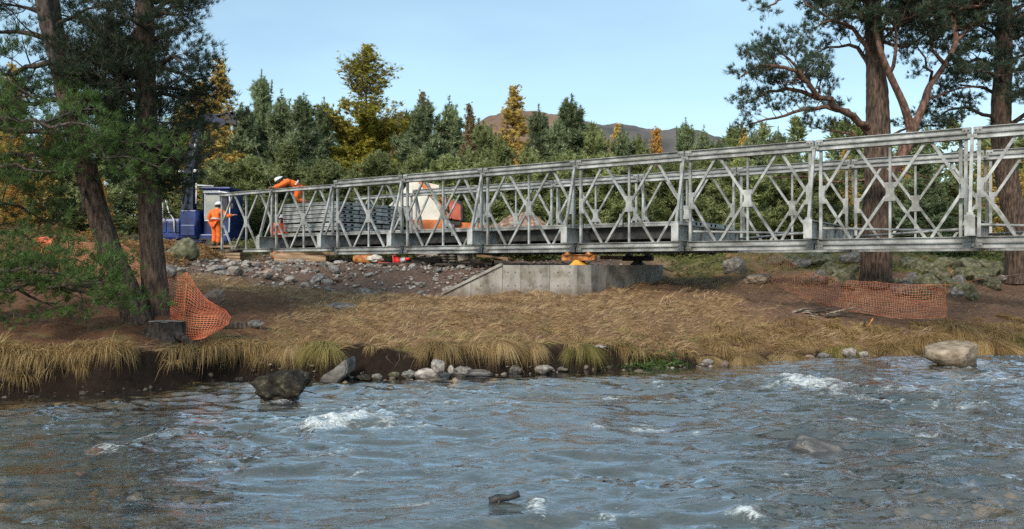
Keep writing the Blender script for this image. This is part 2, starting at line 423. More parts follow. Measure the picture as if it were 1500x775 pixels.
_cp = np.array([
 (-7, 14, .98), (-6, 14.6, 1.02), (-8, 17, 1.3), (-10, 20, 1.8), (-10, 24, 2.1), (-12, 28, 2.6), (-9.5, 33, 2.6), (-14, 18, 1.7), (-16, 24, 2.6), (-20, 20, 2.6), (-20, 30, 3.4),
 (-5, 14.2, .82), (-2, 14.8, .76), (0, 14.8, .70), (2, 15.3, .66), (4, 16.5, .66),
 (0, 18, 1.0), (-3, 18, 1.02), (3, 18.3, 1.0), (2, 20.0, 1.17), (-1.5, 20.2, 1.12), (-4, 20.8, 1.2), (-6, 20.8, 1.35), (-7.3, 22.8, 1.75),
 (-1, 24, 1.85), (-3.5, 23.6, 1.9), (-5.5, 24.2, 2.0), (-3, 25.5, 2.0), (-8.2, 26.5, 2.0), (1, 22.4, 1.9), (2, 24, 1.95), (2, 27, 2.0), (-5, 29, 2.05), (0, 30, 2.1), (-9, 28.6, 2.1), (-10.6, 30.3, 2.2),
 (-11.4, 31.6, 2.66), (-13, 34, 2.8), (-11, 34.5, 2.8),
 (3.2, 21.5, 1.28), (4.3, 23.4, 1.42), (5.3, 25, 1.5), (4.5, 26.2, 1.95), (5.8, 26.3, 1.7), (4.6, 20.2, 1.25), (6.9, 20.2, .95), (7.4, 21.5, 1.2), (9.2, 19, .70), (10.5, 18.9, .72), (12, 19.4, .9), (9.8, 20.5, .85),
 (13.5, 22.3, 1.1), (10, 22.3, 1.42), (13.4, 23.2, 1.4), (11.5, 24.6, 1.8), (8.6, 24.6, 1.75), (7.2, 26.6, 2.12), (14.5, 25.5, 2.1), (13, 28, 2.45), (9, 28.5, 2.4), (3.9, 30, 2.3), (18, 24, 1.6),
 (-20, 45, 3.4), (0, 45, 2.5), (20, 45, 2.9), (-30, 70, 5), (0, 70, 3.6), (30, 70, 4), (-60, 120, 8), (0, 120, 6), (60, 120, 7), (22, 20, .8), (24, 30, 2.3)], float)
def land(x, y):
    num = np.zeros_like(x); den = np.zeros_like(x)
    for cx, cy, cz in _cp:
        d2 = (x - cx) ** 2 + (y - cy) ** 2
        wgt = 1.0 / (d2 + 0.35) ** 1.9
        num += wgt * cz; den += wgt
    return num / den
def ground(x, y, detail=True):
    x = np.asarray(x, float); y = np.asarray(y, float)
    t = y - Yw(x)
    lip = np.interp(x, _lipx, _lipz) * (1 + 0.18 * pnoise(x * 1.3, x * 0 + 1.1))
    L = land(x, y)
    face = np.interp(x, [-30, -3, 2, 5, 12, 30], [0.3, 0.34, 0.4, 0.9, 0.8, 0.9])
    te = t + (0.10 * fbm(x * 2.6, y * 5, 3) + 0.05 * pnoise(x * 9, y * 11)) * np.interp(x, [-5, 3, 6], [1.3, 1, 0.4])
    z = lip * sstep(-0.05, face, te)
    k = sstep(face * 0.8, 2.2, t)
    z = z * (1 - k) + L * k
    if detail:
        rough = sstep(0.2, 1.2, t)
        z = z + rough * (0.075 * fbm(x * 1.7, y * 1.7, 3) + 0.045 * fbm(x * 4.5, y * 5.5, 2)) + sstep(40, 90, y) * 0.8 * fbm(x * 0.05, y * 0.05, 3)
    bed = -0.07 - 0.40 * sstep(0, 2.8, -t) - 0.38 * sstep(0.8, 3.0, -t) + 0.05 * fbm(x * 2.1, y * 2.1, 3)
    bed = bed + 0.62 * sstep(10.0, 6.8, y) * np.clip(sstep(-1.2, -3.2, x) + sstep(1.6, 4.0, x), 0, 1) + 0.4 * sstep(4, 7, x) * sstep(12.5, 10, y) * sstep(7, 9, y)
    z = np.where(t < 0, bed * sstep(0.0, 0.25, -t) + z * (1 - sstep(0.0, 0.25, -t)), z)
    # near bank, behind the bottom of the picture
    yn = 3.0 + 0.3 * pnoise(x * 0.4, x * 0 + 8)
    s = sstep(yn + 1.3, yn - 1.2, y)
    z = z * (1 - s) + 0.42 * s
    return z
def gz(x, y):
    return float(ground(np.array([x]), np.array([y]))[0])

def zones(x, y):
    """weights of the natural ground covers"""
    t = y - Yw(x)
    n1 = fbm(x * 0.9 + 40, y * 0.9, 3); n2 = fbm(x * 2.3, y * 2.3 + 11, 3)
    Z = {}
    Z['bed'] = sstep(-0.12, -0.4, t) + sstep(3.6, 2.4, y)
    Z['bed'] = np.clip(Z['bed'], 0, 1)
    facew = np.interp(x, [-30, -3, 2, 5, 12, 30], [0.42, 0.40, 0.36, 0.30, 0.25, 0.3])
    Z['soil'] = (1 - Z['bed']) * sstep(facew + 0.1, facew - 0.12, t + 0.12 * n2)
    Z['litter'] = sstep(-4.1, -5.2, x + 0.5 * n1) * sstep(0.35, 0.9, t) * sstep(20, 18, y)
    rub = sstep(-10.2, -9.2, x + 0.3 * n2) * sstep(-0.2, -0.9, x + 0.3 * n2) * sstep(20.55, 21.1, y - 0.35 * np.maximum(0, -5 - x) * 0.5 + 0.35 * n2) * sstep(33, 30, y)
    rub = np.maximum(rub, sstep(-1.2, -0.2, x) * sstep(4.3, 3.6, x) * sstep(22.4, 23.2, y - 0.8 * np.maximum(0, x - 1)) * sstep(32, 29, y))
    Z['rubble'] = rub
    Z['path'] = np.maximum(sstep(4.2, 6.0, x + 1.0 * n1) * sstep(17.9, 18.9, y + 0.4 * n1) * sstep(23.6, 22.6, y - 0.1 * (x - 10) + 0.4 * n1),
                           0.75 * sstep(2.6, 4.0, x + 0.8 * n1) * sstep(19.2, 20.8, y) * sstep(25.4, 24, y))
    Z['moss'] = sstep(5.2, 6.6, x + 0.6 * n1) * sstep(23.2, 24.6, y + 0.5 * n1) * sstep(40, 34, y)
    Z['heath'] = np.maximum(sstep(29, 33, y), sstep(-7.5, -9.5, x) * sstep(17, 20, y)) * (1 - Z['moss'])
    Z['green'] = sstep(0.05, 0.5, fbm(x * 0.8 + 5, y * 1.6 + 5, 3) - 0.1 * (t - 0.7)) * sstep(2.6, 0.7, t) * sstep(0.25, 0.5, t) * (x < 4)
    return Z, n1, n2, t

def make_ground():
    def axis(a, b, d, far, sgn=1):
        out = [a]; st = d
        v = a
        while abs(v) < far:
            st *= 1.22; v = v + sgn * st; out.append(v)
        return out
    xs = np.concatenate([np.array(axis(-15, 0, 0.13, 2500, -1))[::-1][:-1], np.arange(-15, 15.01, 0.125), np.array(axis(15.02, 0, 0.11, 2500))[1:]])
    ys = np.concatenate([np.array(axis(3, 0, 0.3, 400, -1))[::-1][:-1], np.arange(3, 11, 0.2), np.arange(11, 24, 0.085), np.arange(24, 36, 0.2), np.array(axis(36, 0, 0.25, 2500))])
    X, Y = np.meshgrid(xs, ys)
    Zv = ground(X, Y)
    Zv = np.where(Y > 300, Zv, Zv)
    Zo, n1, n2, t = zones(X, Y)
    c = np.empty(X.shape + (3,))
    c[:] = (0.28, 0.18, 0.095)
    def mixc(col, wgt):
        nonlocal c
        wgt = np.clip(wgt, 0, 1)[..., None]
        c = c * (1 - wgt) + np.array(col) * wgt
    mixc((0.16, 0.095, 0.055), sstep(-0.25, 0.3, n1 + 0.5 * n2) * 0.8)
    mixc((0.15, 0.075, 0.042), Zo['litter'])
    mixc((0.12, 0.09, 0.045), Zo['heath'])
    mixc((0.15, 0.14, 0.05), Zo['moss'] * sstep(-0.5, 0.3, n2))
    mixc((0.175, 0.105, 0.07), Zo['path'])
    mixc((0.155, 0.10, 0.075), Zo['rubble'])
    mixc((0.21, 0.19, 0.075), Zo['green'] * 0.7)
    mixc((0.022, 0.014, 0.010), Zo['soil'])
    mixc((0.25, 0.18, 0.105), Zo['bed'])
    mixc((0.34, 0.26, 0.18), Zo['bed'] * sstep(0.25, 0.5, n2) * 0.7)
    mixc((0.20, 0.15, 0.09), Zo['bed'] * sstep(0.2, 0.5, n1) * 0.6)
    ny, nx = X.shape
    idx = np.arange(ny * nx).reshape(ny, nx)
    Fq = np.stack([idx[:-1, :-1], idx[:-1, 1:], idx[1:, 1:], idx[1:, :-1]], -1).reshape(-1, 4)
    V = np.stack([X, Y, Zv], -1).reshape(-1, 3)
    m, tr, b = mat_new('ground_cover')
    at = N(tr, 'ShaderNodeAttribute', attribute_name='zone')
    tcn = N(tr, 'ShaderNodeTexCoord')
    n_a = N(tr, 'ShaderNodeTexNoise', i_Scale=9, i_Detail=7, i_Roughness=0.7)
    tr.links.new(tcn.outputs['Object'], n_a.inputs['Vector'])
    k = ramp(tr, n_a.outputs[0], [(0.25, (0.45, 0.43, 0.40)), (0.5, (0.95, 0.95, 0.95)), (0.78, (1.5, 1.5, 1.52))])
    mm = N(tr, 'ShaderNodeMix', data_type='RGBA', blend_type='MULTIPLY'); mm.inputs[0].default_value = 1
    tr.links.new(at.outputs['Color'], mm.inputs[6]); tr.links.new(k, mm.inputs[7])
    tr.links.new(mm.outputs[2], b.inputs['Base Color'])
    b.inputs['Roughness'].default_value = 0.95; b.inputs['Specular IOR Level'].default_value = 0.15
    n_b = N(tr, 'ShaderNodeTexNoise', i_Scale=22, i_Detail=6, i_Roughness=0.7)
    tr.links.new(tcn.outputs['Object'], n_b.inputs['Vector'])
    bp = N(tr, 'ShaderNodeBump', i_Strength=0.9, i_Distance=0.04)
    tr.links.new(n_b.outputs[0], bp.inputs['Height']); tr.links.new(bp.outputs[0], b.inputs['Normal'])
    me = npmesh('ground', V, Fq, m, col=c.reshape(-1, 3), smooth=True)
    tag(link('ground', me), 'brown grassy far bank, stony river bed and rising ground behind', kind='structure')
make_ground()

# ------------------------------------------------------------------ far hills
def make_hill(name, pts, Y, depth, colA, colB, label):
    pts = [(((px - 750) / F * Y), CAMZ + (387.5 - py) / F * Y) for px, py in pts]
    px_ = np.array([p[0] for p in pts]); pz_ = np.array([p[1] for p in pts])
    xs = np.linspace(px_[0], px_[-1], 260); vs = np.linspace(-1, 1, 60)
    X, Vv = np.meshgrid(xs, vs)
    ridge = np.interp(X, px_, pz_)
    Yg = Y + Vv * depth
    Zg = ridge * np.cos(Vv * np.pi / 2) ** 1.3 + fbm(X / 60, Yg / 60, 5) * 6 * (1 - np.abs(Vv)) - 4 * np.abs(Vv) + fbm(X / 14, Yg / 14, 3) * 0.8
    ny, nx = X.shape; idx = np.arange(ny * nx).reshape(ny, nx)
    Fq = np.stack([idx[:-1, :-1], idx[:-1, 1:], idx[1:, 1:], idx[1:, :-1]], -1).reshape(-1, 4)
    m = noisy(name + '_heather', [(0.3, colA), (0.5, tuple((a + b) / 2 for a, b in zip(colA, colB))), (0.7, colB)], 0.025, 0.95, 0.0, detail=8)
    me = npmesh(name, np.stack([X, Yg, Zg], -1).reshape(-1, 3), Fq, m, smooth=True)
    tag(link(name, me), label, kind='structure')
make_hill('hill', [(820, 176), (870, 179), (910, 184), (950, 189), (1000, 194), (1045, 206), (1080, 222), (1200, 250), (1500, 300), (1700, 380)][::1] , 900, 260, (0.065, 0.058, 0.058), (0.125, 0.108, 0.10), 'dark heather moorland hill beyond the trees')
make_hill('heather_hill', [(180, 380), (400, 300), (480, 230), (540, 182), (577, 175), (600, 184), (640, 212), (690, 194), (715, 176), (740, 166), (765, 164), (790, 170), (830, 178), (880, 200), (1000, 300), (1100, 380)], 620, 180, (0.12, 0.072, 0.048), (0.215, 0.135, 0.09), 'brown heather hill rising behind the young trees')

# ------------------------------------------------------------------ river
FOAM_GLINT = [  # px, py, half width px, half height px, strength: foam and painted glints
 (500, 624, 72, 15, 1.0), (555, 618, 60, 9, .65), (470, 635, 38, 9, .9), (600, 634, 70, 5, .5), (1190, 568, 52, 10, 1.0), (470, 600, 60, 3, .5), (360, 612, 60, 3, .45), (300, 625, 50, 4, .5), (650, 575, 80, 3, .4), (760, 602, 60, 3, .4), (1060, 575, 50, 4, .5), (1280, 590, 60, 5, .5), (1250, 620, 50, 4, .4), (1010, 640, 40, 4, .4), (700, 665, 60, 4, .35), (480, 665, 50, 4, .35), (1200, 700, 50, 6, .35), (850, 700, 50, 5, .3), (900, 760, 60, 6, .35), (600, 745, 60, 7, .3), (1160, 560, 30, 7, .8), (1235, 580, 30, 6, .6), (412, 590, 30, 6, 1.0),
 (395, 580, 12, 6, .9), (440, 585, 22, 4, .6), (165, 664, 30, 7, .9), (228, 642, 32, 5, .75), (255, 634, 14, 4, .7), (190, 655, 30, 4, .5), (880, 630, 20, 8, .8), (900, 585, 30, 5, .55), (960, 566, 14, 4, .7), (1095, 762, 26, 12, .85), (790, 750, 12, 12, .75), (800, 740, 30, 4, .5),
 (945, 628, 30, 6, .6), (1330, 575, 70, 7, .45), (1400, 600, 80, 6, .4), (1460, 555, 70, 8, .55), (1380, 540, 60, 6, .45), (1450, 535, 60, 5, .45), (1300, 560, 40, 5, .4), (560, 590, 120, 5, .4), (700, 590, 70, 4, .35), (1000, 590, 60, 4, .35), (620, 600, 60, 4, .4), (640, 690, 40, 4, .3), (520, 700, 40, 5, .35), (1340, 640, 40, 5, .35), (330, 690, 40, 5, .3)]
def make_water():
    xs = np.arange(-13.5, 15.51, 0.064); ys = np.arange(2.0, 18.9, 0.048)
    X, Y = np.meshgrid(xs, ys)
    # flow-aligned domain, gently warped
    wx = X + 0.5 * pnoise(X * 0.35, Y * 0.35); wy = Y + 0.08 * X + 0.35 * pnoise(X * 0.3 + 9, Y * 0.5)
    def ridged(a, b, o=3):
        r = 0; am = 1.0
        for i in range(o):
            r = r + am * (1 - 2 * np.abs(pnoise(a + 13 * i, b - 7 * i))); a = a * 2.1; b = b * 2.1; am *= 0.5
        return r
    dg = 0.35 * pnoise(wx * 1.4 + 21, wy * 1.9)
    h = 0.040 * pnoise(wx * 0.6, wy * 1.1) + 0.050 * ridged(wx * 0.95 + dg, wy * 2.1 + 5 + dg, 1) + 0.027 * ridged(wx * 2.0 + dg * 2 + 0.5 * wy, wy * 3.9 + dg, 1) + 0.010 * pnoise(wx * 4.2 + 2, wy * 7.5)
    calm = sstep(0.0, 1.4, Yw(X) - Y)
    rough = 0.55 + 0.6 * sstep(-0.5, 0.6, pnoise(X * 0.28 + 4, Y * 0.5))
    h = h * (0.35 + 0.65 * calm) * rough
    foam = np.zeros_like(X)  # mask of the foam and of the painted glints
    n = fbm(X * 3.0, Y * 6.0, 4); n2 = fbm(X * 10, Y * 18, 3)
    for px, py, hw, hh, s in FOAM_GLINT:
        Yc = F * CAMZ / (py - 387.5); Xc = (px - 750) / F * Yc
        rx = hw / F * Yc; ry = hh * Yc ** 2 / (F * CAMZ)
        d = ((X - Xc) / rx) ** 2 + ((Y - Yc) / ry) ** 2
        g = s * np.exp(-d * 1.1)
        foam = np.maximum(foam, g)
        if s > 0.62: h += 0.06 * s * np.exp(-d * 0.8) * (1 + 0.5 * n)
    fm = foam * 0.95 + (0.5 * n + 0.3 * n2) * (foam > 0.08)
    crest = sstep(0.055, 0.085, h) * 0.25
    fm = np.clip(fm, 0, 1) + crest * 0.6 * sstep(0.0, 0.5, n2)
    h += 0.018 * n2 * np.clip(fm, 0, 1)
    ny, nx = X.shape; idx = np.arange(ny * nx).reshape(ny, nx)
    Fq = np.stack([idx[:-1, :-1], idx[:-1, 1:], idx[1:, 1:], idx[1:, :-1]], -1).reshape(-1, 4)
    keep = (Y < Yw(X) + 0.5)[:-1, :-1].ravel()
    m, t, b = mat_new('river_water')
    out = t.nodes['Material Output']
    tcn = N(t, 'ShaderNodeTexCoord')
    mp = N(t, 'ShaderNodeMapping'); mp.inputs['Scale'].default_value = (1.0, 2.0, 1.0)
    t.links.new(tcn.outputs['Object'], mp.inputs[0])
    nb = N(t, 'ShaderNodeTexNoise', i_Scale=5.0, i_Detail=4, i_Roughness=0.55, i_Distortion=1.2)
    t.links.new(mp.outputs[0], nb.inputs['Vector'])
    bp = N(t, 'ShaderNodeBump', i_Strength=0.2, i_Distance=0.06)
    t.links.new(nb.outputs[0], bp.inputs['Height'])
    fr = N(t, 'ShaderNodeFresnel', i_IOR=1.5)
    t.links.new(bp.outputs[0], fr.inputs['Normal'])
    gl = N(t, 'ShaderNodeBsdfGlossy', i_Roughness=0.07)
    gl.inputs['Color'].default_value = (0.92, 0.95, 1.0, 1)
    t.links.new(bp.outputs[0], gl.inputs['Normal'])
    tp = N(t, 'ShaderNodeBsdfTransparent'); tp.inputs[0].default_value = (0.93, 0.86, 0.70, 1)
    df = N(t, 'ShaderNodeBsdfDiffuse'); df.inputs[0].default_value = (0.075, 0.09, 0.092, 1)   # suspended matter
    m0 = N(t, 'ShaderNodeMixShader'); dp = N(t, 'ShaderNodeAttribute', attribute_name='deep'); t.links.new(dp.outputs['Fac'], m0.inputs[0])
    t.links.new(tp.outputs[0], m0.inputs[1]); t.links.new(df.outputs[0], m0.inputs[2])
    ms = N(t, 'ShaderNodeMixShader')
    fb = N(t, 'ShaderNodeMath', operation='MULTIPLY_ADD', use_clamp=True); fb.inputs[1].default_value = 2.15; fb.inputs[2].default_value = 0.0
    t.links.new(fr.outputs[0], fb.inputs[0])
    # light arriving from below the surface (towards the bed) is not totally reflected
    gb_ = N(t, 'ShaderNodeNewGeometry'); inv = N(t, 'ShaderNodeMath', operation='SUBTRACT'); inv.inputs[0].default_value = 1.0
    t.links.new(gb_.outputs['Backfacing'], inv.inputs[1])
    fx_ = N(t, 'ShaderNodeMath', operation='MULTIPLY'); t.links.new(fb.outputs[0], fx_.inputs[0]); t.links.new(inv.outputs[0], fx_.inputs[1])
    t.links.new(fx_.outputs[0], ms.inputs[0]); t.links.new(m0.outputs[0], ms.inputs[1]); t.links.new(gl.outputs[0], ms.inputs[2])
    fa = N(t, 'ShaderNodeAttribute', attribute_name='foam')
    nf = N(t, 'ShaderNodeTexNoise', i_Scale=11, i_Detail=8, i_Roughness=0.8, i_Distortion=2.2)
    t.links.new(mp.outputs[0], nf.inputs['Vector'])
    nfc = N(t, 'ShaderNodeMapRange', clamp=False); nfc.inputs[1].default_value = 0.37; nfc.inputs[2].default_value = 0.63
    t.links.new(nf.outputs[0], nfc.inputs[0])
    sub = N(t, 'ShaderNodeMath', operation='ADD'); t.links.new(fa.outputs['Fac'], sub.inputs[0]); t.links.new(nfc.outputs[0], sub.inputs[1])
    mr = N(t, 'ShaderNodeMapRange'); mr.inputs[1].default_value = 0.95; mr.inputs[2].default_value = 1.75
    t.links.new(sub.outputs[0], mr.inputs[0])
    fo = N(t, 'ShaderNodeBsdfDiffuse'); fo.inputs[0].default_value = (0.72, 0.74, 0.74, 1)
    mc = N(t, 'ShaderNodeMath', operation='MULTIPLY'); mc.inputs[1].default_value = 0.9
    t.links.new(mr.outputs[0], mc.inputs[0])
    mf = N(t, 'ShaderNodeMixShader')
    t.links.new(mc.outputs[0], mf.inputs[0]); t.links.new(ms.outputs[0], mf.inputs[1]); t.links.new(fo.outputs[0], mf.inputs[2])
    t.links.new(mf.outputs[0], out.inputs[0])
    me = npmesh('river', np.stack([X, Y, h], -1).reshape(-1, 3), Fq[keep], m, smooth=True, extra={'foam': fm.ravel(), 'deep': (0.8 * (1 - np.exp(-1.5 * np.clip(h - ground(X, Y), 0, 3)))).ravel()})
    tag(link('river', me), 'shallow fast river with blue ripples and white riffles', kind='structure')
make_water()

# ------------------------------------------------------------------ rocks
def rock_mesh(name, seed, sub=3, planes=9, rough=0.12, flat=1.0, mat=None):
    r = np.random.default_rng(seed)
    bm = bmesh.new(); bmesh.ops.create_icosphere(bm, subdivisions=sub, radius=1.0)
    pl = []
    for i in range(planes):
        n = r.normal(size=3); n /= np.linalg.norm(n); pl.append((Vector(n), r.uniform(0.55, 0.9)))
    off = Vector(r.uniform(-50, 50, 3))
    for v in bm.verts:
        c = v.co.copy()
        for n, d in pl:
            e = c.dot(n) - d
            if e > 0: c -= n * e * 0.93
        q = c * 1.6 + off
        c += v.co * (rough * mnoise.fractal(q, 0.9, 2.1, 4) + 0.3 * rough * mnoise.noise(q * 5))
        v.co = c
    lo = [min(v.co[i] for v in bm.verts) for i in range(3)]; hi = [max(v.co[i] for v in bm.verts) for i in range(3)]
    for v in bm.verts:
        for i in range(3): v.co[i] = (v.co[i] - (lo[i] + hi[i]) / 2) / (hi[i] - lo[i]) * 1.0
    me = bpy.data.meshes.new(name); bm.to_mesh(me); bm.free()
    me.polygons.foreach_set('use_smooth', [sub >= 4] * len(me.polygons))
    if mat: me.materials.append(mat)
    return me

def meet(px, py):
    """depth at which the line of sight through a photo pixel meets the ground or the water"""
    Ys = np.arange(7.0, 45.0, 0.04); xs = (px - 750) / F * Ys; zs = CAMZ + (387.5 - py) / F * Ys
    hit = np.nonzero(zs <= np.maximum(ground(xs, Ys), 0.0))[0]
    return float(Ys[hit[0]]) if len(hit) else 30.0
def px_rock(name, px, base, wpx, hpx, mat, label, seed, sub=3, group=None, cat='rock', depth=0.8, rot=None, planes=9, sink=0.18, rough=0.12, Y=None, zb=None, keep_z=False):
    """a rock whose outline is wpx x hpx photo pixels and whose foot is at (px, base); standing on ground or in water"""
    if Y is None:
        Y = meet(px, base)
    s = Y / F
    W, Hh = wpx * s, hpx * s
    x = (px - 750) * s; zf = CAMZ + (387.5 - base) * s
    hh = Hh * (1 + sink)
    o = link(name, rock_mesh(name, seed, sub, planes, rough, mat=mat), None,
             loc=(x, Y + W * depth * 0.3, zf - Hh * sink + hh / 2), rot=rot or (0, 0, 0), scale=(W * 1.03, W * depth, hh * 1.03))
    tag(o, label, cat, group)
    return o

RK = [
 # px, base, w, h, material, label, seed, extras
 (405, 594, 84, 50, 'rock_wet', 'big wet dark mossy boulder in the river with foam at its foot', 5, dict(sub=4, depth=0.7, planes=5, rough=0.34)),
 (434, 566, 40, 24, 'rock_wet', 'dark wet rock at the bank just behind the big mossy boulder', 6, dict(sub=3)),
 (552, 558, 17, 10, 'rock_pale', 'small pale oval stone right of the tilted grey slab at the waterline', 8, {}),
 (532, 558, 24, 9, 'rock_wet', 'low dark stone between the tilted slab and the pale oval stone', 9, {}),
 (577, 556, 18, 11, 'rock_moss', 'small brownish stone third from the tilted slab at the waterline', 10, {}),
 (600, 557, 24, 13, 'rock', 'flat topped brown grey stone left of the long flat rock at the waterline', 12, {}),
 (632, 557, 56, 17, 'rock_pale', 'long flat pale rock lying at the waterline below the undercut', 13, dict(sub=3, depth=0.6, planes=8)),
 (641, 545, 20, 18, 'rock_pale', 'upright grey block standing on the long flat pale rock', 14, dict(Y=13.6)),
 (661, 546, 11, 11, 'rock_pale', 'small round stone right of the upright grey block', 15, dict(Y=13.6)),
 (690, 553, 62, 10, 'rock', 'long low grey rock ledge at the waterline right of the flat pale rock', 16, dict(depth=0.5)),
 (678, 546, 24, 9, 'rock_pale', 'flat pale stone on top of the low grey ledge', 18, dict(Y=13.7)),
 (754, 548, 22, 12, 'rock', 'blue grey pointed stone left of the whitish stone at the waterline', 19, {}),
 (797, 548, 28, 13, 'rock_pale', 'whitish rounded stone on the waterline below the drooping grass', 20, {}),
 (822, 545, 16, 7, 'rock', 'thin low stone just right of the whitish rounded stone', 21, {}),
 (303, 555, 14, 10, 'rock_pale', 'small pale stone under the grass left of the mossy boulder', 22, {}),
 (1038, 537, 17, 11, 'rock_pale', 'small grey stone at the waterline right of the green rushes', 24, {}),
 (1062, 539, 14, 8, 'rock_pink', 'small pinkish stone low at the water right of the rushes', 25, {}),
 (1208, 526, 18, 9, 'rock', 'dark flat stone at the waterline left of the pale cube-like stone', 26, {}),
 (1246, 525, 20, 15, 'rock_pale', 'pale cube-like stone at the waterline left of the tan boulder', 27, {}),
 (1266, 525, 15, 10, 'rock_pale', 'small pale stone beside the cube-like stone at the waterline', 28, {}),
 (1186, 528, 16, 8, 'rock_pink', 'low brown stone under the tawny grass at the water', 23, {}),
 (1404, 540, 78, 38, 'rock_tan', 'large tan boulder standing in the river below the big tussocks', 41, dict(sub=4, planes=10, depth=0.75, rough=0.07)),
 (896, 510, 15, 9, 'rock_pink', 'pinkish stone in the bare scrape above the green rushes', 30, {}),
 (879, 512, 22, 7, 'rock_pale', 'whitish flat stone in the bare scrape left of the pinkish stone', 31, {}),
 (311, 444, 32, 20, 'rock_pink', 'pinkish brown boulder beside the crumpled orange net', 32, {}),
 (495, 454, 52, 10, 'rock', 'flat pale slab showing through the dry grass in mid bank', 33, dict(depth=0.6)),
 (372, 481, 24, 12, 'rock', 'dull grey brown rock in the grass right of the crumpled net', 34, {}),
 (263, 384, 46, 36, 'rock_moss', 'mossy brown boulder below the blue excavator', 35, dict(sub=4)),
 (243, 406, 26, 18, 'rock', 'grey boulder at the top left corner of the rubble by the trunk', 37, dict()),
 (1078, 400, 34, 24, 'rock', 'dark topped grey boulder at the left edge of the orange fence', 38, dict()),
 (1112, 416, 40, 15, 'rock_tan', 'broad tan rock below the orange fence beside black plastic scrap', 39, dict()),
 (205, 357, 40, 12, 'rock_moss', 'mossy grey slab between the leaning trunk and the upright trunk', 44, dict()),
 (228, 350, 30, 10, 'rock', 'grey slab behind the mossy slab beside the upright trunk', 45, dict()),
 (137, 668, 34, 10, 'rock_pink', 'pinkish stone just breaking the water at the left riffle', 46, dict(sink=0.8)),
 (116, 698, 28, 6, 'rock_pink', 'sunken pinkish stone in front of the left riffle', 47, dict(sink=0.9, zb=1)),
]
for px, base, wp, hp, mt, lb, sd, ex in RK:
    ex = dict(ex)
    px_rock('boulder' if wp > 30 else 'stone', px, base, wp, hp, M[mt], lb, sd, **ex)
# grey slab tilted against the undercut bank
def tilted_slab():
    Y = 13.45
    poly = [(P(px, py, Y).x, P(px, py, Y).z) for px, py in [(466, 562), (470, 552), (484, 544), (505, 527), (509, 539), (506, 549), (494, 562)]]
    bm = bmesh.new()
    f = bm.faces.new([bm.verts.new((x, 0, z)) for x, z in poly])
    e = bmesh.ops.extrude_face_region(bm, geom=[f])
    for i, v in enumerate([g for g in e['geom'] if isinstance(g, bmesh.types.BMVert)]): v.co += Vector((0.10 + .02 * math.sin(i * 3), 0.34, 0.06 + .02 * math.cos(i * 5)))
    bmesh.ops.recalc_face_normals(bm, faces=bm.faces)
    bmesh.ops.bevel(bm, geom=list(bm.edges), offset=0.02, segments=2, affect='EDGES')
    c = Vector((P(488, 548, Y).x, Y, 0.1))
    for v in bm.verts:
        v.co = v.co + Vector((0, Y, 0)) - c; v.co += Vector((1, 1, 1)) * 0.012 * mnoise.noise(v.co * 9)
    me = bpy.data.meshes.new('slab'); bm.to_mesh(me); bm.free(); me.materials.append(M['rock'])
    tag(link('slab', me, None, loc=c), 'grey angular slab tilted up against the dark undercut bank', 'rock')
tilted_slab()
# slanting slab half under water, lower right
o = link('boulder', rock_mesh('slanting_boulder', 52, 4, 7, 0.06, mat=noisy('wet_grey_slab', [(0.3, (0.05, 0.05, 0.05)), (0.55, (0.085, 0.083, 0.08)), (0.8, (0.24, 0.205, 0.165))], 3.0, 0.35, 0.3, 14)), None,
         loc=(3.32, 8.5, -0.045), rot=(0.1, 0.20, R(-28)), scale=(0.78, 0.30, 0.34))
tag(o, 'slanting grey slab half under the rippling water in the right part of the river', 'rock')
o = link('boulder', rock_mesh('sunken_boulder', 53, 3, 8, 0.08, mat=M['rock_tan']), None, loc=(5.0, 9.3, -0.19), rot=(0, 0, -0.2), scale=(1.1, 0.6, 0.3))
tag(o, 'broad tan rock wholly under water right of the slanting slab', 'rock')
o = link('boulder', rock_mesh('dark_sunken_boulder', 54, 3, 8, 0.08, mat=M['rock_wet']), None, loc=(5.6, 12.0, -0.06), rot=(0, 0, -0.1), scale=(1.05, 0.8, 0.22))
tag(o, 'dark low rock awash below the white riffle on the right', 'rock')

# rubble slope below the bridge: the larger stones singly, the rest as stuff
def in_rubble(x, y):
    Zo, a, b2, t = zones(np.array([x]), np.array([y])); return Zo['rubble'][0]
_rm = [rock_mesh('rubble_stone', 100 + i, 2, 8, 0.1, mat=M['rock_pale'] if i % 3 else M['rock']) for i in range(8)]
_rm += [rock_mesh('rubble_stone', 120 + i, 2, 8, 0.1, mat=M['rock_pink']) for i in range(1)]
_pile = []
n = 0; tries = 0
_r = random.Random(5)
while n < 250 and tries < 20000:
    tries += 1
    x = _r.uniform(-9.4, 0.4); y = _r.uniform(20.6, 27)
    if _r.random() > in_rubble(x, y) or (x > -2.0 and y < 20.9 + (x + 2) * 0.9): continue
    s = _r.choice([0.12, 0.15, 0.18, 0.22, 0.27, 0.33, 0.45]) * _r.uniform(0.8, 1.2) * (1.2 if x < -5 else 0.85)
    if any((x - a) ** 2 + (y - b) ** 2 < (0.42 * (s + c)) ** 2 for a, b, c in _pile): continue
    _pile.append((x, y, s))
    o = link('rubble_stone', _r.choice(_rm), None, loc=(x, y, gz(x, y) + s * 0.1), rot=(_r.uniform(-.4, .4), _r.uniform(-.4, .4), _r.uniform(0, 6.3)), scale=(s, s * _r.uniform(.6, .9), s * _r.uniform(.4, .65)))
    wh_ = 'below the excavator end of the bridge' if x < -6 else ('below the deck plank stack' if x < -3 else 'beside the concrete wing wall')
    sz_ = 'large' if s > .27 else ('middling' if s > .17 else 'small')
    tag(o, f'{sz_} pale broken stone in the rubble slope {wh_}', 'stone', f'{sz_} stones of the rubble {wh_}')
    n += 1
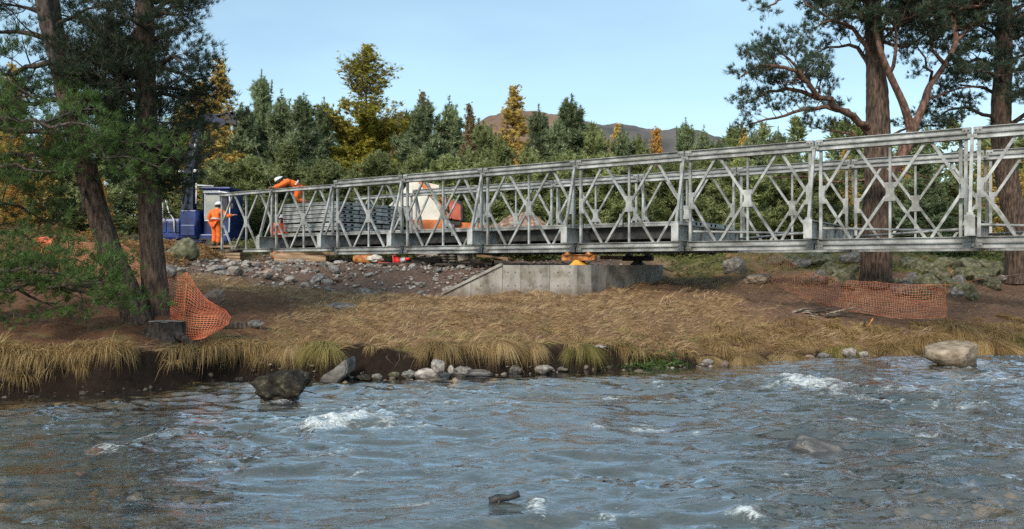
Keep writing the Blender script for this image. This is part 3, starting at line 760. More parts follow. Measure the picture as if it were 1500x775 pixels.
def scatter_stones(name, label, count, region, smin, smax, mat, seed, sink=0.15):
    r = np.random.default_rng(seed)
    bm = bmesh.new(); bmesh.ops.create_icosphere(bm, subdivisions=1, radius=0.5)
    V0 = np.array([v.co[:] for v in bm.verts]); F0 = np.array([[v.index for v in f.verts] for f in bm.faces]); bm.free()
    pts = region(r, count)
    k = len(pts); s = smin * (smax / smin) ** (r.random(k) ** 1.7)
    z = ground(pts[:, 0], pts[:, 1])
    Vs = V0[None] * (1 + r.uniform(-.32, .32, (k, len(V0), 1)))
    Vs = Vs * (s[:, None, None] * np.stack([np.ones(k), r.uniform(.6, .95, k), r.uniform(.4, .75, k)], -1)[:, None, :])
    a = r.uniform(0, 6.28, k); ca, sa = np.cos(a)[:, None], np.sin(a)[:, None]
    X = Vs[..., 0] * ca - Vs[..., 1] * sa; Y = Vs[..., 0] * sa + Vs[..., 1] * ca
    V = np.stack([X + pts[:, :1], Y + pts[:, 1:2], Vs[..., 2] + (z + s * sink)[:, None]], -1).reshape(-1, 3)
    Fs = (F0[None] + (np.arange(k) * len(V0))[:, None, None]).reshape(-1, 3)
    tint = np.repeat(r.random(k), len(V0))
    tag(link(name, npmesh(name, V, Fs, mat, tint=tint)), label, kind='stuff')
def reg_rubble(r, c):
    x = r.uniform(-10, 4, c * 3); y = r.uniform(20.4, 31, c * 3)
    w_ = zones(x, y)[0]['rubble'] * (y < 31)
    k = (r.random(c * 3) < w_) & ~((x > -1.9) & (y < 20.9 + (x + 2) * 0.9)) & ~((x > 1.6) & (y < 20.4 + (x - 1.7) * 1.5 + 0.7)) & (r.random(c * 3) < np.where(y > 27, .3, 1))
    return np.stack([x[k], y[k]], -1)[:c]
M['rubble_mix'] = leafy('mixed_rubble', (0.13, 0.085, 0.065), (0.28, 0.23, 0.195), (0.50, 0.45, 0.40), rough=0.9, transl=0.0)
scatter_stones('rubble', 'small broken stones and gravel filling the rubble slope', 3600, reg_rubble, 0.035, 0.17, M['rubble_mix'], 21)
def reg_bed(r, c):
    x = r.uniform(-9, 12, c * 2); y = r.uniform(4.5, 17, c * 2)
    k = (y < Yw(x) - 0.3) & (np.abs(x) < y * 0.7 + 0.6)
    return np.stack([x[k], y[k]], -1)[:c]
M['bed_mix'] = leafy('river_pebbles', (0.08, 0.062, 0.04), (0.22, 0.165, 0.10), (0.40, 0.30, 0.21), rough=0.6, transl=0.0)
scatter_stones('gravel', 'brown pebbles and cobbles on the river bed', 2600, reg_bed, 0.05, 0.34, M['bed_mix'], 22, sink=0.05)
def reg_shore(r, c):
    x = r.uniform(-4.6, 13, c); y = Yw(x) + r.normal(-0.05, 0.08, c)
    return np.stack([x, y], -1)
M['shore_mix'] = leafy('shore_pebbles', (0.05, 0.04, 0.03), (0.16, 0.125, 0.09), (0.36, 0.31, 0.26), rough=0.8, transl=0.0)
scatter_stones('gravel', 'small dark stones along the water edge', 420, reg_shore, 0.04, 0.16, M['shore_mix'], 23)
M['shore_dark'] = leafy('dark_wet_stones', (0.02, 0.016, 0.012), (0.05, 0.04, 0.03), (0.11, 0.09, 0.07), rough=0.7, transl=0.0)
def reg_shore_left(r, c):
    x = r.uniform(-9, -3.6, c); y = Yw(x) + r.normal(-0.02, 0.07, c)
    return np.stack([x, y], -1)
scatter_stones('gravel', 'dark wet stones and clods at the foot of the left bank', 90, reg_shore_left, 0.05, 0.18, M['shore_dark'], 24, sink=-0.05)

# boulder bank behind the orange fence
_bm = [rock_mesh('bank_boulder', 140 + i, 3, 8, 0.1, mat=M['rock'] if i == 3 else M['rock_moss']) for i in range(7)]
_bp = [(1150, 400, 40), (1128, 392, 30), (1175, 388, 26), (1200, 402, 34), (1226, 398, 28), (1242, 412, 30), (1215, 386, 26), (1190, 411, 22), (1310, 395, 40), (1335, 405, 34), (1318, 416, 40), (1348, 388, 36), (1360, 412, 42), (1378, 396, 34), (1345, 424, 34),
       (1332, 380, 30), (1392, 410, 30), (1400, 424, 30), (1412, 420, 40), (1418, 396, 36), (1436, 402, 30), (1452, 398, 34), (1380, 380, 28), (1425, 432, 20), (1468, 404, 26), (1440, 385, 26), (1160, 378, 28), (1250, 392, 24), (1368, 427, 24), (1300, 409, 22)]
_bp += [(1096 + 9.5 * i + _r.uniform(-6, 6), _r.uniform(374, 402), _r.uniform(20, 38)) for i in range(18)] + [(1296 + 10 * i, _r.uniform(380, 422), _r.uniform(22, 40)) for i in range(18)]
for i, (px, py, wp) in enumerate(_bp):
    Y = meet(px, py + wp * .3)
    if abs(px - 1283) < 32 or px < 1132 or (px < 1185 and py > 384): continue
    x = (px - 750) / F * Y; s = wp / F * Y * 1.0
    o = link('bank_boulder', _bm[i % 7], None, loc=(x, Y, max(gz(x, Y), CAMZ + (387.5 - py - wp * .4) / F * Y) + s * .1), rot=(_r.uniform(-.3, .3), _r.uniform(-.3, .3), _r.uniform(0, 6.3)), scale=(s, s * .8, s * _r.uniform(.55, .8)))
    sd_ = 'left' if px < 1283 else 'right'
    tag(o, f'mossy boulder heaped in the bank behind the orange fence, {sd_} of the big pine trunk', 'rock', f'boulders of the bank {sd_} of the big trunk')

# ------------------------------------------------------------------ grass
def blades(P0, D, L, W, sag, r, segs=3):
    """curved blades: roots P0 (n,3), start directions D, length L, width W, sag (n,). returns V, F, per-vertex t"""
    n_ = len(P0)
    D = D / np.linalg.norm(D, axis=1, keepdims=True)
    side = np.cross(D, r.normal(size=(n_, 3))); side /= np.linalg.norm(side, axis=1, keepdims=True)
    rows = []
    for i in range(segs + 1):
        t = i / segs
        c = P0 + D * (L * t)[:, None]; c = c.copy(); c[:, 2] -= sag * L * t * t
        wd = W * (1 - t) ** 0.7 * 0.5
        if i < segs: rows += [c - side * wd[:, None], c + side * wd[:, None]]
        else: rows += [c]
    V = np.stack(rows, 1)
    k = V.shape[1]
    Fs = []
    for i in range(segs - 1):
        a = 2 * i
        Fs += [(a, a + 1, a + 3), (a, a + 3, a + 2)]
    a = 2 * (segs - 1); Fs += [(a, a + 1, a + 2)]
    Fs = np.array(Fs)
    Fa = (Fs[None] + (np.arange(n_) * k)[:, None, None]).reshape(-1, 3)
    return V.reshape(-1, 3), Fa, k

def make_grass():
    r = np.random.default_rng(31)
    n_ = 500000
    x = r.uniform(-9.5, 14, n_); y = r.uniform(11.5, 25.5, n_)
    Zo, n1, n2, t = zones(x, y)
    wgt = (1 - Zo['bed']) * (1 - Zo['soil']) * (1 - 0.985 * Zo['litter']) * (1 - Zo['rubble']) * (1 - 0.93 * Zo['path']) * (1 - 0.6 * Zo['moss']) * (1 - 0.9 * Zo['heath'])
    wgt *= (0.30 + 0.70 * sstep(-0.35, 0.1, fbm(x * 5.5, y * 7.5, 2))) * (0.6 + 0.4 * sstep(0.35, -0.1, n1 + 0.5 * n2)); wgt *= (t > 0.15)
    # keep clear of the abutment and the trunks
    wgt *= ~((x > -2.2) & (x < 1.9) & (y > 20.45)); wgt *= ~((x > 1.6) & (y > 20.3 + (x - 1.7) * 1.49) & (y < 27) & (x < 5.2))
    k = r.random(n_) < wgt
    x, y, n1, n2, t, gr, mo = x[k], y[k], n1[k], n2[k], t[k], Zo['green'][k], Zo['moss'][k]
    n_ = len(x)
    z = ground(x, y)
    # clumped lay direction: swirling, mostly over to the right and downhill
    ang = -0.35 + 2.4 * fbm(x * 0.7 + 70, y * 0.7, 3) + r.normal(0, 0.5, n_)
    n3 = fbm(x * 5.5, y * 7.5, 2)
    lean = r.uniform(0.9, 2.6, n_) * (1 - 0.35 * gr) * np.clip(1 - 1.1 * n3, 0.35, 1.8)
    D = np.stack([np.cos(ang) * lean, np.sin(ang) * lean * 0.8, np.full(n_, 0.75)], -1)
    L = r.uniform(0.09, 0.23, n_) * (1 + 0.6 * sstep(1.6, 0.4, t)) * (0.75 + 0.7 * sstep(-0.2, 0.4, n2))
    W = r.uniform(0.006, 0.013, n_)
    V, Fa, kk = blades(np.stack([x, y, z - 0.01], -1), D, L, W, r.uniform(0.25, 0.6, n_), r)
    tint = np.clip(0.5 + 0.4 * n2 + 0.25 * n1 + 0.45 * n3 + r.normal(0, 0.17, n_), 0, 1)
    me = npmesh('grass', V, Fa, M['grass'], tint=np.repeat(tint, kk))
    # greener blades take the green material
    me.materials.append(M['tussock_green'])
    isg = (gr * 0.75 + mo * 0.5 + 0.12 * n2 > r.random(n_)).astype(np.int32)
    me.polygons.foreach_set('material_index', np.repeat(isg, Fa.shape[0] // n_))
    tag(link('grass', me), 'matted tawny moor grass covering the far bank', kind='stuff')
make_grass()

def tussock_mesh(name, n_, seed, mat, up=1.1, lay=(0.0, -0.5)):
    r = np.random.default_rng(seed)
    a = r.uniform(0, 2 * np.pi, n_); rad = np.sqrt(r.random(n_)) * 0.42
    P0 = np.stack([np.cos(a) * rad, np.sin(a) * rad * 0.8, 0.22 * (1 - (rad / 0.42) ** 2)], -1)
    D = np.stack([np.cos(a) * (0.35 + rad * 1.9) + lay[0], np.sin(a) * (0.35 + rad * 1.9) + lay[1], np.full(n_, up)], -1) + r.normal(0, 0.22, (n_, 3))
    # locks: blades share direction in bundles
    b = r.normal(0, 0.42, (26, 3)); D += b[(a * 26 / 6.2832).astype(int) % 26]
    L = r.uniform(0.5, 1.0, n_); W = r.uniform(0.006, 0.012, n_)
    V, Fa, kk = blades(P0, D, L, W, r.uniform(1.0, 1.9, n_), r, 4)
    t = np.clip(r.normal(0.5, 0.16, n_) + 0.3 * r.normal(size=26)[(a * 26 / 6.2832).astype(int) % 26], 0, 1)
    return npmesh(name, V, Fa, mat, tint=np.repeat(t, kk))
_tm = [tussock_mesh('tussock', 2600, 200 + i, M['tussock'] if i % 4 else M['tussock_green'], lay=((0.25, -0.55), (-0.15, -0.7), (0.4, -0.4), (0.1, -0.8))[i % 4]) for i in range(8)]
# distinct big tussocks: px, py of the crown, size px
TU = [(285, 512, 62, 'broad golden tussock at the bank edge below the crumpled orange net'), (338, 520, 66, 'rounded golden tussock left of the mossy boulder over the dark bank'), (405, 512, 56, 'olive tussock above the mossy river boulder'),
      (428, 520, 60, 'long golden tussock hanging toward the dark rock behind the mossy boulder'), (470, 508, 60, 'pale green tussock above the tilted grey slab'), (640, 520, 54, 'golden lock of grass hanging beside the upright grey block'),
      (728, 522, 66, 'long tawny tussock trailing down above the low grey ledge'), (770, 518, 60, 'tawny tussock overhanging the whitish rounded stone'), (850, 520, 60, 'tawny tussock between the whitish stone and the rushes'), (1085, 518, 64, 'swept tawny tussock right of the green rushes at the water'),
      (1035, 520, 54, 'tawny tussock just above the small grey stone'), (1150, 508, 66, 'tawny tussock above the low brown stone'), (1232, 500, 60, 'olive tussock above the pale cube-like stone'), (1300, 498, 64, 'spreading tussock left of the tan boulder'), (1362, 502, 78, 'big shaggy tussock leaning over the left end of the tan boulder'),
      (1445, 490, 84, 'big golden tussock behind the right end of the tan boulder'), (1500, 486, 80, 'big golden tussock at the right edge of the far bank'), (1395, 478, 66, 'high tussock on the bank top behind the tan boulder')]
for i, (px, py, s, lb) in enumerate(TU):
    Y = F * CAMZ / (py + 40 - 387.5)
    x = (px - 750) / F * Y; Y = float(Yw(np.array([x]))[0]) + (0.38 if px < 900 else 0.5) + (0.5 if px in (1395,) else 0)
    x = (px - 750) / F * Y
    sc_ = s / F * Y * _r.uniform(.6, .85)
    o = link('tussock', _tm[i % 8], None, loc=(x, Y, gz(x, Y) - 0.02), rot=(0, 0, _r.uniform(-.8, .8)), scale=(sc_ * 1.15, sc_, sc_ * 0.62))
    tag(o, lb, 'grass tussock', 'tussocks overhanging the river bank')
# lesser tufts between them, one mass
def tuft_mass():
    r = np.random.default_rng(77)
    VV, FF, TT = [], [], []
    base = 0
    xs = np.concatenate([r.uniform(-9.3, 13, 210), r.uniform(3.5, 13, 110), r.uniform(-9.3, -4.4, 110)])
    xs = xs[(fbm(xs * 1.1, xs * 0 + 4.4, 2) > -0.28) | (xs > 4) | ((xs < -4.4) & (fbm(xs * 1.6, xs * 0 + 2.1, 2) > -0.1))]
    for i, x in enumerate(xs):
        y = float(Yw(np.array([x]))[0]) + r.uniform(0.28, 0.75) + (r.uniform(0, 1.0) if x > 4 else 0) * (r.random() < .6)
        if x < -4.6: y = float(Yw(np.array([x]))[0]) + r.uniform(0.22, 0.55)
        n_ = int(r.integers(90, 200)); s = r.uniform(0.16, 0.46)
        a = r.uniform(0, 2 * np.pi, n_); rad = np.sqrt(r.random(n_)) * 0.42 * s
        P0 = np.stack([x + np.cos(a) * rad, y + np.sin(a) * rad, np.full(n_, gz(x, y) - 0.02)], -1)
        q = r.normal(0, 0.35, 2)
        D = np.stack([np.cos(a) * 0.55 + q[0] + 0.2, np.sin(a) * 0.55 - 0.55 + q[1], np.full(n_, 1.0)], -1) + r.normal(0, 0.2, (n_, 3))
        V, Fa, kk = blades(P0, D, r.uniform(0.7, 1.3, n_) * s, r.uniform(0.007, 0.014, n_), r.uniform(0.7, 1.4, n_), r, 3)
        VV.append(V); FF.append(Fa + base); base += len(V)
        TT.append(np.repeat(np.clip(r.normal(0.5, 0.18, n_) + r.normal(0, 0.15), 0, 1), kk))
    tag(link('grass', npmesh('fringe_grass', np.concatenate(VV), np.concatenate(FF), M['tussock'], tint=np.concatenate(TT))), 'long tawny grass drooping along the edge of the far bank', kind='stuff')
tuft_mass()
# green rushes at the water
r_ = np.random.default_rng(9)
n_ = 420
c0 = P(950, 532, F * CAMZ / (538 - 387.5))
xx = c0.x + r_.normal(0, 0.32, n_); yy = np.full(n_, 0.0) + Yw(xx) + np.abs(r_.normal(0.12, 0.16, n_))
V_, F_, k_ = blades(np.stack([xx, yy, ground(xx, yy) - 0.02], -1), np.stack([r_.normal(0.35, 0.7, n_), r_.normal(-0.3, 0.4, n_), np.ones(n_) * 0.8], -1), r_.uniform(0.25, 0.5, n_), r_.uniform(0.012, 0.024, n_), r_.uniform(0.5, 1.0, n_), r_, 4)
tag(link('rush_clump', npmesh('rush_clump', V_, F_, M['rush'], tint=np.repeat(r_.random(n_), k_))), 'bright green clump of rushes at the waterline among tawny grass', 'rushes')

# bracken and scrub on the slopes at the back left, moss and fern on the bank at the right
def scrub(name, label, mat, count, region, L, W, seed, up=0.8, sag=0.6):
    r = np.random.default_rng(seed)
    pts = region(r, count); k = len(pts)
    z = ground(pts[:, 0], pts[:, 1])
    n1 = fbm(pts[:, 0] * 0.9, pts[:, 1] * 0.9, 3)
    per = 9
    P0 = np.repeat(np.stack([pts[:, 0], pts[:, 1], z], -1), per, 0); P0[:, 2] += r.random(len(P0)) * L * 0.8 * np.repeat(np.clip(0.7 + n1, 0.1, 1.6), per)
    D = r.normal(0, 1, (len(P0), 3)); D[:, 2] = np.abs(D[:, 2]) * up
    V, Fa, kk = blades(P0, D, r.uniform(0.5, 1.2, len(P0)) * L, r.uniform(0.6, 1.3, len(P0)) * W, np.full(len(P0), sag), r, 2)
    t = np.clip(0.5 + 0.4 * np.repeat(n1, per) + r.normal(0, 0.18, len(P0)), 0, 1)
    tag(link(name, npmesh(name, V, Fa, mat, tint=np.repeat(t, kk))), label, kind='stuff')
def reg_left(r, c):
    x = r.uniform(-20, -7.5, c); y = r.uniform(19, 40, c)
    k = (x < -8.8 - (y - 19) * 0.14) & ~((np.abs(x + 11.9) < 2.2) & (np.abs(y - 33.5) < 3)); return np.stack([x[k], y[k]], -1)
scrub('undergrowth', 'brown bracken and heather on the slope behind the left trunks', M['bracken'], 5200, reg_left, 0.30, 0.035, 41)
def reg_moss(r, c):
    x = r.uniform(5.2, 19, c); y = r.uniform(23.4, 36, c)
    n = fbm(x * 0.7, y * 0.7, 3); k = (r.random(c) < sstep(-0.35, 0.25, n)) & (y > 24.4 - 0.1 * (x - 9)); return np.stack([x[k], y[k]], -1)
scrub('undergrowth', 'yellow green moss, blaeberry and fern on the boulder bank', M['moss'], 6500, reg_moss, 0.17, 0.022, 42, sag=0.8)
def reg_back(r, c):
    x = r.uniform(-12, 24, c); y = r.uniform(31, 42, c)
    return np.stack([x, y], -1)
scrub('undergrowth', 'rough heather and grass below the young trees', M['moss'], 4200, reg_back, 0.35, 0.04, 43)
# ------------------------------------------------------------------ bridge
TH = 0.9784
BX, BY, BZ = 9.331, 16.113, CAMZ + 0.3315
dS = Vector((-math.sin(TH), math.cos(TH), 0)); nS = Vector((math.cos(TH), math.sin(TH), 0))
PITCH, DEP, WID = 3.05, 2.442, 3.931
BM = Matrix(((dS.x, -nS.x, 0, BX), (dS.y, -nS.y, 0, BY), (0, 0, 1, BZ), (0, 0, 0, 1)))   # local x along bridge (away), local y toward camera
def BP(s, t, z=0.0):
    """bridge coordinates: s along, t across (0 near truss, WID far truss), z above chord foot -> world"""
    return BM @ Vector((s, -t, z))
bridge = empty('steel_truss_bridge')
bridge.matrix_world = BM
tag(bridge, 'long grey galvanised steel panel bridge launched over the river', 'bridge')

CH = 0.115
def channel(mb, x0, x1, y, z, h, out, t=0.012, fl=0.05):
    """C-section along x; web at y, flanges pointing to sign 'out'"""
    L = x1 - x0; c = (x0 + x1) / 2
    mb.box((c, y, z + h / 2), (L, t, h - 0.002))
    mb.box((c, y + out * fl / 2, z + h - t / 2), (L, fl + t, t)); mb.box((c, y + out * fl / 2, z + t / 2), (L, fl + t, t))
def chord_mesh(nm, x0, x1, z):
    mb = MB()
    for o in (-1, 1):
        channel(mb, x0, x1, o * 0.038, z, CH, o)
    return mb.mesh(nm, M['steel'])
ZB, ZT = CH + 0.004, DEP - 2 * CH - 0.004       # foot of the panel's own chords
_chord_lo = chord_mesh('chord', 0.012, PITCH - 0.012, ZB)
_chord_hi = chord_mesh('chord', 0.012, PITCH - 0.012, ZT)
def reinf_mesh(z):
    mb = MB()
    for o in (-1, 1): channel(mb, 0.02, PITCH - 0.02, o * 0.040, z, CH, o, fl=0.055)
    for x in (0.10, PITCH - 0.10):                       # bolted end plates
        mb.box((x, 0.0, z + CH / 2), (0.15, 0.2, CH - 0.03))
        for dx in (-0.035, 0.035):
            mb.tube([(x + dx, 0.10, z + CH / 2), (x + dx, 0.125, z + CH / 2)], 0.017, 6)
    for x in (0.55, 1.1, 1.95, 2.5): mb.box((x, 0, z + (CH + .004 if z < 1 else -.004)), (0.06, 0.12, 0.012))
    return mb.mesh('chord_reinforcement', M['steel'])
_re_lo, _re_hi = reinf_mesh(0.0), reinf_mesh(DEP - CH)
zc0, zc1 = ZB + CH, ZT
zm = (zc0 + zc1) / 2
def bar(nm, a, b, w, d=0.05):
    return MB().beam(a, b, d, w, up=(Vector(b) - Vector(a)).cross(Vector((0, 1, 0)))).mesh(nm, M['steel'])
_post_end = [bar('post', (x, 0, zc0), (x, 0, zc1), 0.062, 0.07) for x in (0.115, PITCH - 0.115)]
_post_mid = bar('post', (PITCH / 2, 0, zc0), (PITCH / 2, 0, zc1), 0.05, 0.055)
q1, q3 = PITCH * 0.262, PITCH * 0.738
_diag = []
for x0, xq in ((0.115, q1 - 0.06), (PITCH / 2, q1 + 0.06), (PITCH / 2, q3 - 0.06), (PITCH - 0.115, q3 + 0.06)):
    for ze, sg in ((zc1, 1), (zc0, -1)):
        dx = 0.085 if xq > x0 else -0.085
        _diag.append(bar('diagonal', (x0 + dx, 0.0, zm + sg * 0.10), (xq, 0.0, ze + sg * 0.004), 0.058, 0.052))
def gusset(x, half=0):
    w, h = 0.125, 0.20
    right = [(w, h), (w * 0.72, h * 0.45), (w * 0.62, 0), (w * 0.72, -h * 0.45), (w, -h)]
    left = [(-w, -h), (-w * 0.72, -h * 0.45), (-w * 0.62, 0), (-w * 0.72, h * 0.45), (-w, h)]
    if half > 0: left = [(-0.035, -h), (-0.035, h)]
    if half < 0: right = [(0.035, h), (0.035, -h)]
    poly = [(px + x, pz + zm) for px, pz in (right + left)]
    return MB().prism(poly, 0.084).mesh('gusset_plate', M['steel'])
_gus = [gusset(0.115, 1), gusset(PITCH / 2), gusset(PITCH - 0.115, -1)]
def bchild(nm, me, par, loc=(0, 0, 0)):
    o = bpy.data.objects.new(nm, me); COL.objects.link(o); o.parent = par; o.location = loc
    return o
def panel(k, t, reinforced):
    p = empty('truss_panel', (k * PITCH, -t, 0), parent=bridge)
    bchild('chord', _chord_lo, p); bchild('chord', _chord_hi, p)
    for me in _post_end: bchild('post', me, p)
    bchild('post', _post_mid, p)
    for me in _diag: bchild('diagonal', me, p)
    for me in _gus: bchild('gusset_plate', me, p)
    if reinforced:
        bchild('chord_reinforcement', _re_lo, p); bchild('chord_reinforcement', _re_hi, p)
K0 = -4
for k in range(K0, 8): panel(k, 0.0, k < 6)
for k in range(K0, 7): panel(k, WID, k < 6)
# joint pins
_pin = MB().box((0, 0, 0), (0.17, 0.185, 0.075)).tube([(0, -0.115, 0), (0, 0.115, 0)], 0.03, 8).mesh('joint_pin', M['steel'])
for z in (ZB + CH / 2, ZT + CH / 2):
    for k in range(K0, 8): bchild('joint_pin', _pin, bridge, (k * PITCH, 0, z))
    for k in range(K0, 7): bchild('joint_pin', _pin, bridge, (k * PITCH, -WID, z))
# transoms: deep I-beams carried out past both trusses
TZ = ZB + CH + 0.004; TD = 0.40
def transom_mesh():
    mb = MB()
    y0, y1 = 0.70, -(WID + 0.70)
    L = y0 - y1; c = (y0 + y1) / 2
    mb.box((0, c, TZ + TD / 2), (0.014, L, TD - 0.03)); mb.box((0, c, TZ + 0.01), (0.17, L, 0.02)); mb.box((0, c, TZ + TD - 0.01), (0.17, L, 0.02))
    for y in (y0, y1): mb.box((0, y + (0.008 if y > 0 else -0.008), TZ + TD / 2), (0.18, 0.016, TD + 0.012))
    for i in range(1, 6): mb.box((0, y0 + (y1 - y0) * i / 6, TZ + TD / 2), (0.12, 0.012, TD - 0.05))
    return mb.mesh('transom', M['steel'])
_tr = transom_mesh()
_rk = MB().beam((0, 0.62, TZ + TD), (0, 0.13, ZT + 0.02), 0.075, 0.06, up=(1, 0, 0)).box((0, 0.62, TZ + TD + 0.03), (0.12, 0.12, 0.05)).mesh('raker', M['steel'])
_rk2 = MB().beam((0, -0.62, TZ + TD), (0, -0.13, ZT + 0.02), 0.075, 0.06, up=(1, 0, 0)).box((0, -0.62, TZ + TD + 0.03), (0.12, 0.12, 0.05)).mesh('raker', M['steel'])
for k in range(K0, 8):
    bchild('transom', _tr, bridge, (k * PITCH, 0, 0))
    bchild('raker', _rk, bridge, (k * PITCH, 0, 0))
    if k < 8: bchild('raker', _rk2, bridge, (k * PITCH, -WID, 0))
# horizontal sway bracing in the open bays
_sw1 = MB().tube([(0.1, -0.12, TZ + 0.16), (PITCH - 0.1, -(WID - .12), TZ + 0.16)], 0.03, 6).mesh('sway_brace', M['steel'])
_sw2 = MB().tube([(0.1, -(WID - .12), TZ + 0.24), (PITCH - 0.1, -0.12, TZ + 0.24)], 0.03, 6).mesh('sway_brace', M['steel'])
for k in range(K0, 2):
    bchild('sway_brace', _sw1, bridge, (k * PITCH, 0, 0)); bchild('sway_brace', _sw2, bridge, (k * PITCH, 0, 0))
# end bracing bar standing behind the first joint on the right
bchild('bracing_frame', MB().beam((0.22, -0.16, zc0), (0.22, -0.16, zc1), 0.06, 0.1).mesh('bracing_frame', M['steel']), bridge, (0, 0, 0))
# deck units: hollow steel planks with two lifting holes at each end
def deck_unit(Lx, Wy, Hz, mat):
    mb = MB(); t = 0.01
    mb.box((0, 0, Hz - t / 2), (Lx, Wy, t)); mb.box((0, 0, t / 2), (Lx - 0.06, Wy - 0.06, t))
    for s in (-1, 1):
        mb.box((0, s * (Wy / 2 - t / 2 - .002), Hz / 2), (Lx - .004, t, Hz - 2 * t - .002))
        mb.box((0, s * (Wy / 2 + 0.004), Hz - 0.025), (Lx - .01, 0.012, 0.03))
        e = s * (Lx / 2 - t / 2 - .003)
        hw, hz0, hz1 = 0.075, Hz * 0.2, Hz * 0.75
        for a, b in ((-Wy / 2 + t + .003, -0.16 - hw), (-0.16 + hw, 0.16 - hw), (0.16 + hw, Wy / 2 - t - .003)):
            mb.box((e, (a + b) / 2, Hz / 2), (t, b - a, Hz - 2 * t - .002))
        for y in (-0.16, 0.16):
            mb.box((e, y, (t + hz0) / 2), (t, 2 * hw - .001, hz0 - t)); mb.box((e, y, (hz1 + Hz - t) / 2), (t, 2 * hw - .001, Hz - t - hz1))
    for i in range(-2, 3): mb.box((i * Lx / 6, 0, Hz / 2), (0.01, Wy - 0.03, Hz - 2 * t - .004))
    return mb.mesh('deck_plank', mat)
DZ = TZ + TD + 0.006
_du = deck_unit(PITCH - 0.02, 1.07, 0.118, M['steel'])
for k in range(2, 7):
    for j in range(3):
        bchild('deck_plank', _du, bridge, ((k + 0.5) * PITCH, -(0.34 + 0.55 + j * 1.09), DZ))
# stringers added under the deck, black standing in for the shade there
_st = MB().box((PITCH / 2, 0, 0), (PITCH - 0.2, 0.10, 0.30)).mesh('stringer', M['black_steel'])
for k in range(2, 7):
    for t in (0.62, 1.5, 2.4, 3.3): bchild('stringer', _st, bridge, (k * PITCH, -t, DZ - 0.155))
mb = MB()
for s, z, y in ((2.62 * PITCH, DZ + 0.02, -0.27), (3.08 * PITCH, DZ - 0.22, -0.27), (4.45 * PITCH, DZ - 0.1, -0.27)):
    m_ = MB().box((s, y, z + 0.16), (0.085, 0.05, 0.34)).box((s, y + .03, z + 0.03), (0.05, 0.03, 0.05)).tube([(s, y - 0.04, z + .04), (s, y + .06, z + .04)], 0.02, 6)
    bchild('kerb_bracket', m_.mesh('kerb_bracket', M['steel']), bridge)

# loose deck planks stacked on the deck
SZ = BZ + DZ + 0.118 + 0.01
_ds = deck_unit(2.72, 1.08, 0.118, M['steel_stack'])
ROT = math.atan2(dS.y, dS.x)
_row = ['row by the near truss', 'middle row', 'row by the far truss']
_lay = ['bottom', 'second', 'third', 'fourth', 'fifth', 'sixth', 'top']
_jit = random.Random(3)
z = 0.03
STACK_TOP = 0
for L in range(7):
    if L in (0, 2): z += 0.03
    for j in range(3):
        p = BP(18.72 + 1.36 + _jit.uniform(-.05, .05), 0.45 + 0.55 + j * 1.125 + _jit.uniform(-.012, .012), 0); p.z = SZ + z
        o = link('deck_plank', _ds, None, loc=p, rot=(0, 0, ROT + _jit.uniform(-.006, .006)))
        tag(o, f'grey steel deck plank in the {_lay[L]} layer of the stack, {_row[j]}', 'deck plank', 'loose deck planks stacked on the bridge')
    z += 0.118 + 0.022
STACK_TOP = SZ + z - 0.022
# timber battens under and between the layers
for i, (s, h) in enumerate(((19.1, 0.0), (21.0, 0.0))):
    p = BP(s, 2.1, 0); p.z = SZ + 0.012
    tag(MB().box((0, 0, 0), (0.08, 3.3, 0.028)).build('timber_batten', M['timber_dark'], None, loc=p, rot=(0, 0, ROT)), ('dark batten under the river end of the deck plank stack', 'dark batten under the far end of the deck plank stack')[i], 'batten')

# ------------------------------------------------------------------ concrete abutment
AZ = 1.985
ab = empty('concrete_abutment', (1.7, 20.5, 0))
tag(ab, 'pale concrete bridge abutment with sloping wing wall, set in the grassy bank', 'abutment')
def seg_wall(nm, a, b, za0, za1, zb0, zb1, th, parent, inset=0.0025):
    """a wall piece from plan point a to b (its visible face), foot za0/zb0, top za1/zb1, thickness th away from the camera"""
    a = Vector((*a, 0)); b = Vector((*b, 0)); t = (b - a).normalized(); n = Vector((-t.y, t.x, 0))
    a += t * inset; b -= t * inset
    bm = bmesh.new()
    vs = [bm.verts.new(p) for p in (a + Vector((0, 0, za0)), b + Vector((0, 0, zb0)), b + Vector((0, 0, zb1)), a + Vector((0, 0, za1)))]
    vs += [bm.verts.new(p) for p in (a + n * th + Vector((0, 0, za0)), b + n * th + Vector((0, 0, zb0)), b + n * th + Vector((0, 0, zb1)), a + n * th + Vector((0, 0, za1)))]
    for f in ((0, 1, 2, 3), (5, 4, 7, 6), (3, 2, 6, 7), (1, 0, 4, 5), (1, 5, 6, 2), (4, 0, 3, 7)): bm.faces.new([vs[i] for i in f])
    bmesh.ops.recalc_face_normals(bm, faces=bm.faces)
    bmesh.ops.bevel(bm, geom=list(bm.edges), offset=0.009, segments=2, affect='EDGES')
    c = ab.location
    for v in bm.verts: v.co -= c
    me = bpy.data.meshes.new(nm); bm.to_mesh(me); bm.free(); me.materials.append(M['concrete'])
    return link(nm, me, parent)
def X_(px, Y): return (px - 750) / F * Y
A = (X_(846, 20.4), 20.4)
pl_ = [(X_(650, 20.75), 20.75), (X_(690, 20.68), 20.68), (X_(736, 20.6), 20.6), (X_(763, 20.55), 20.55), (X_(805, 20.47), 20.47), A]
ztop = [1.22, 1.56, AZ, AZ, AZ, AZ]
for i in range(5):
    seg_wall('wing_wall', pl_[i], pl_[i + 1], 0.55, ztop[i], 0.55, ztop[i + 1], 0.34, ab)
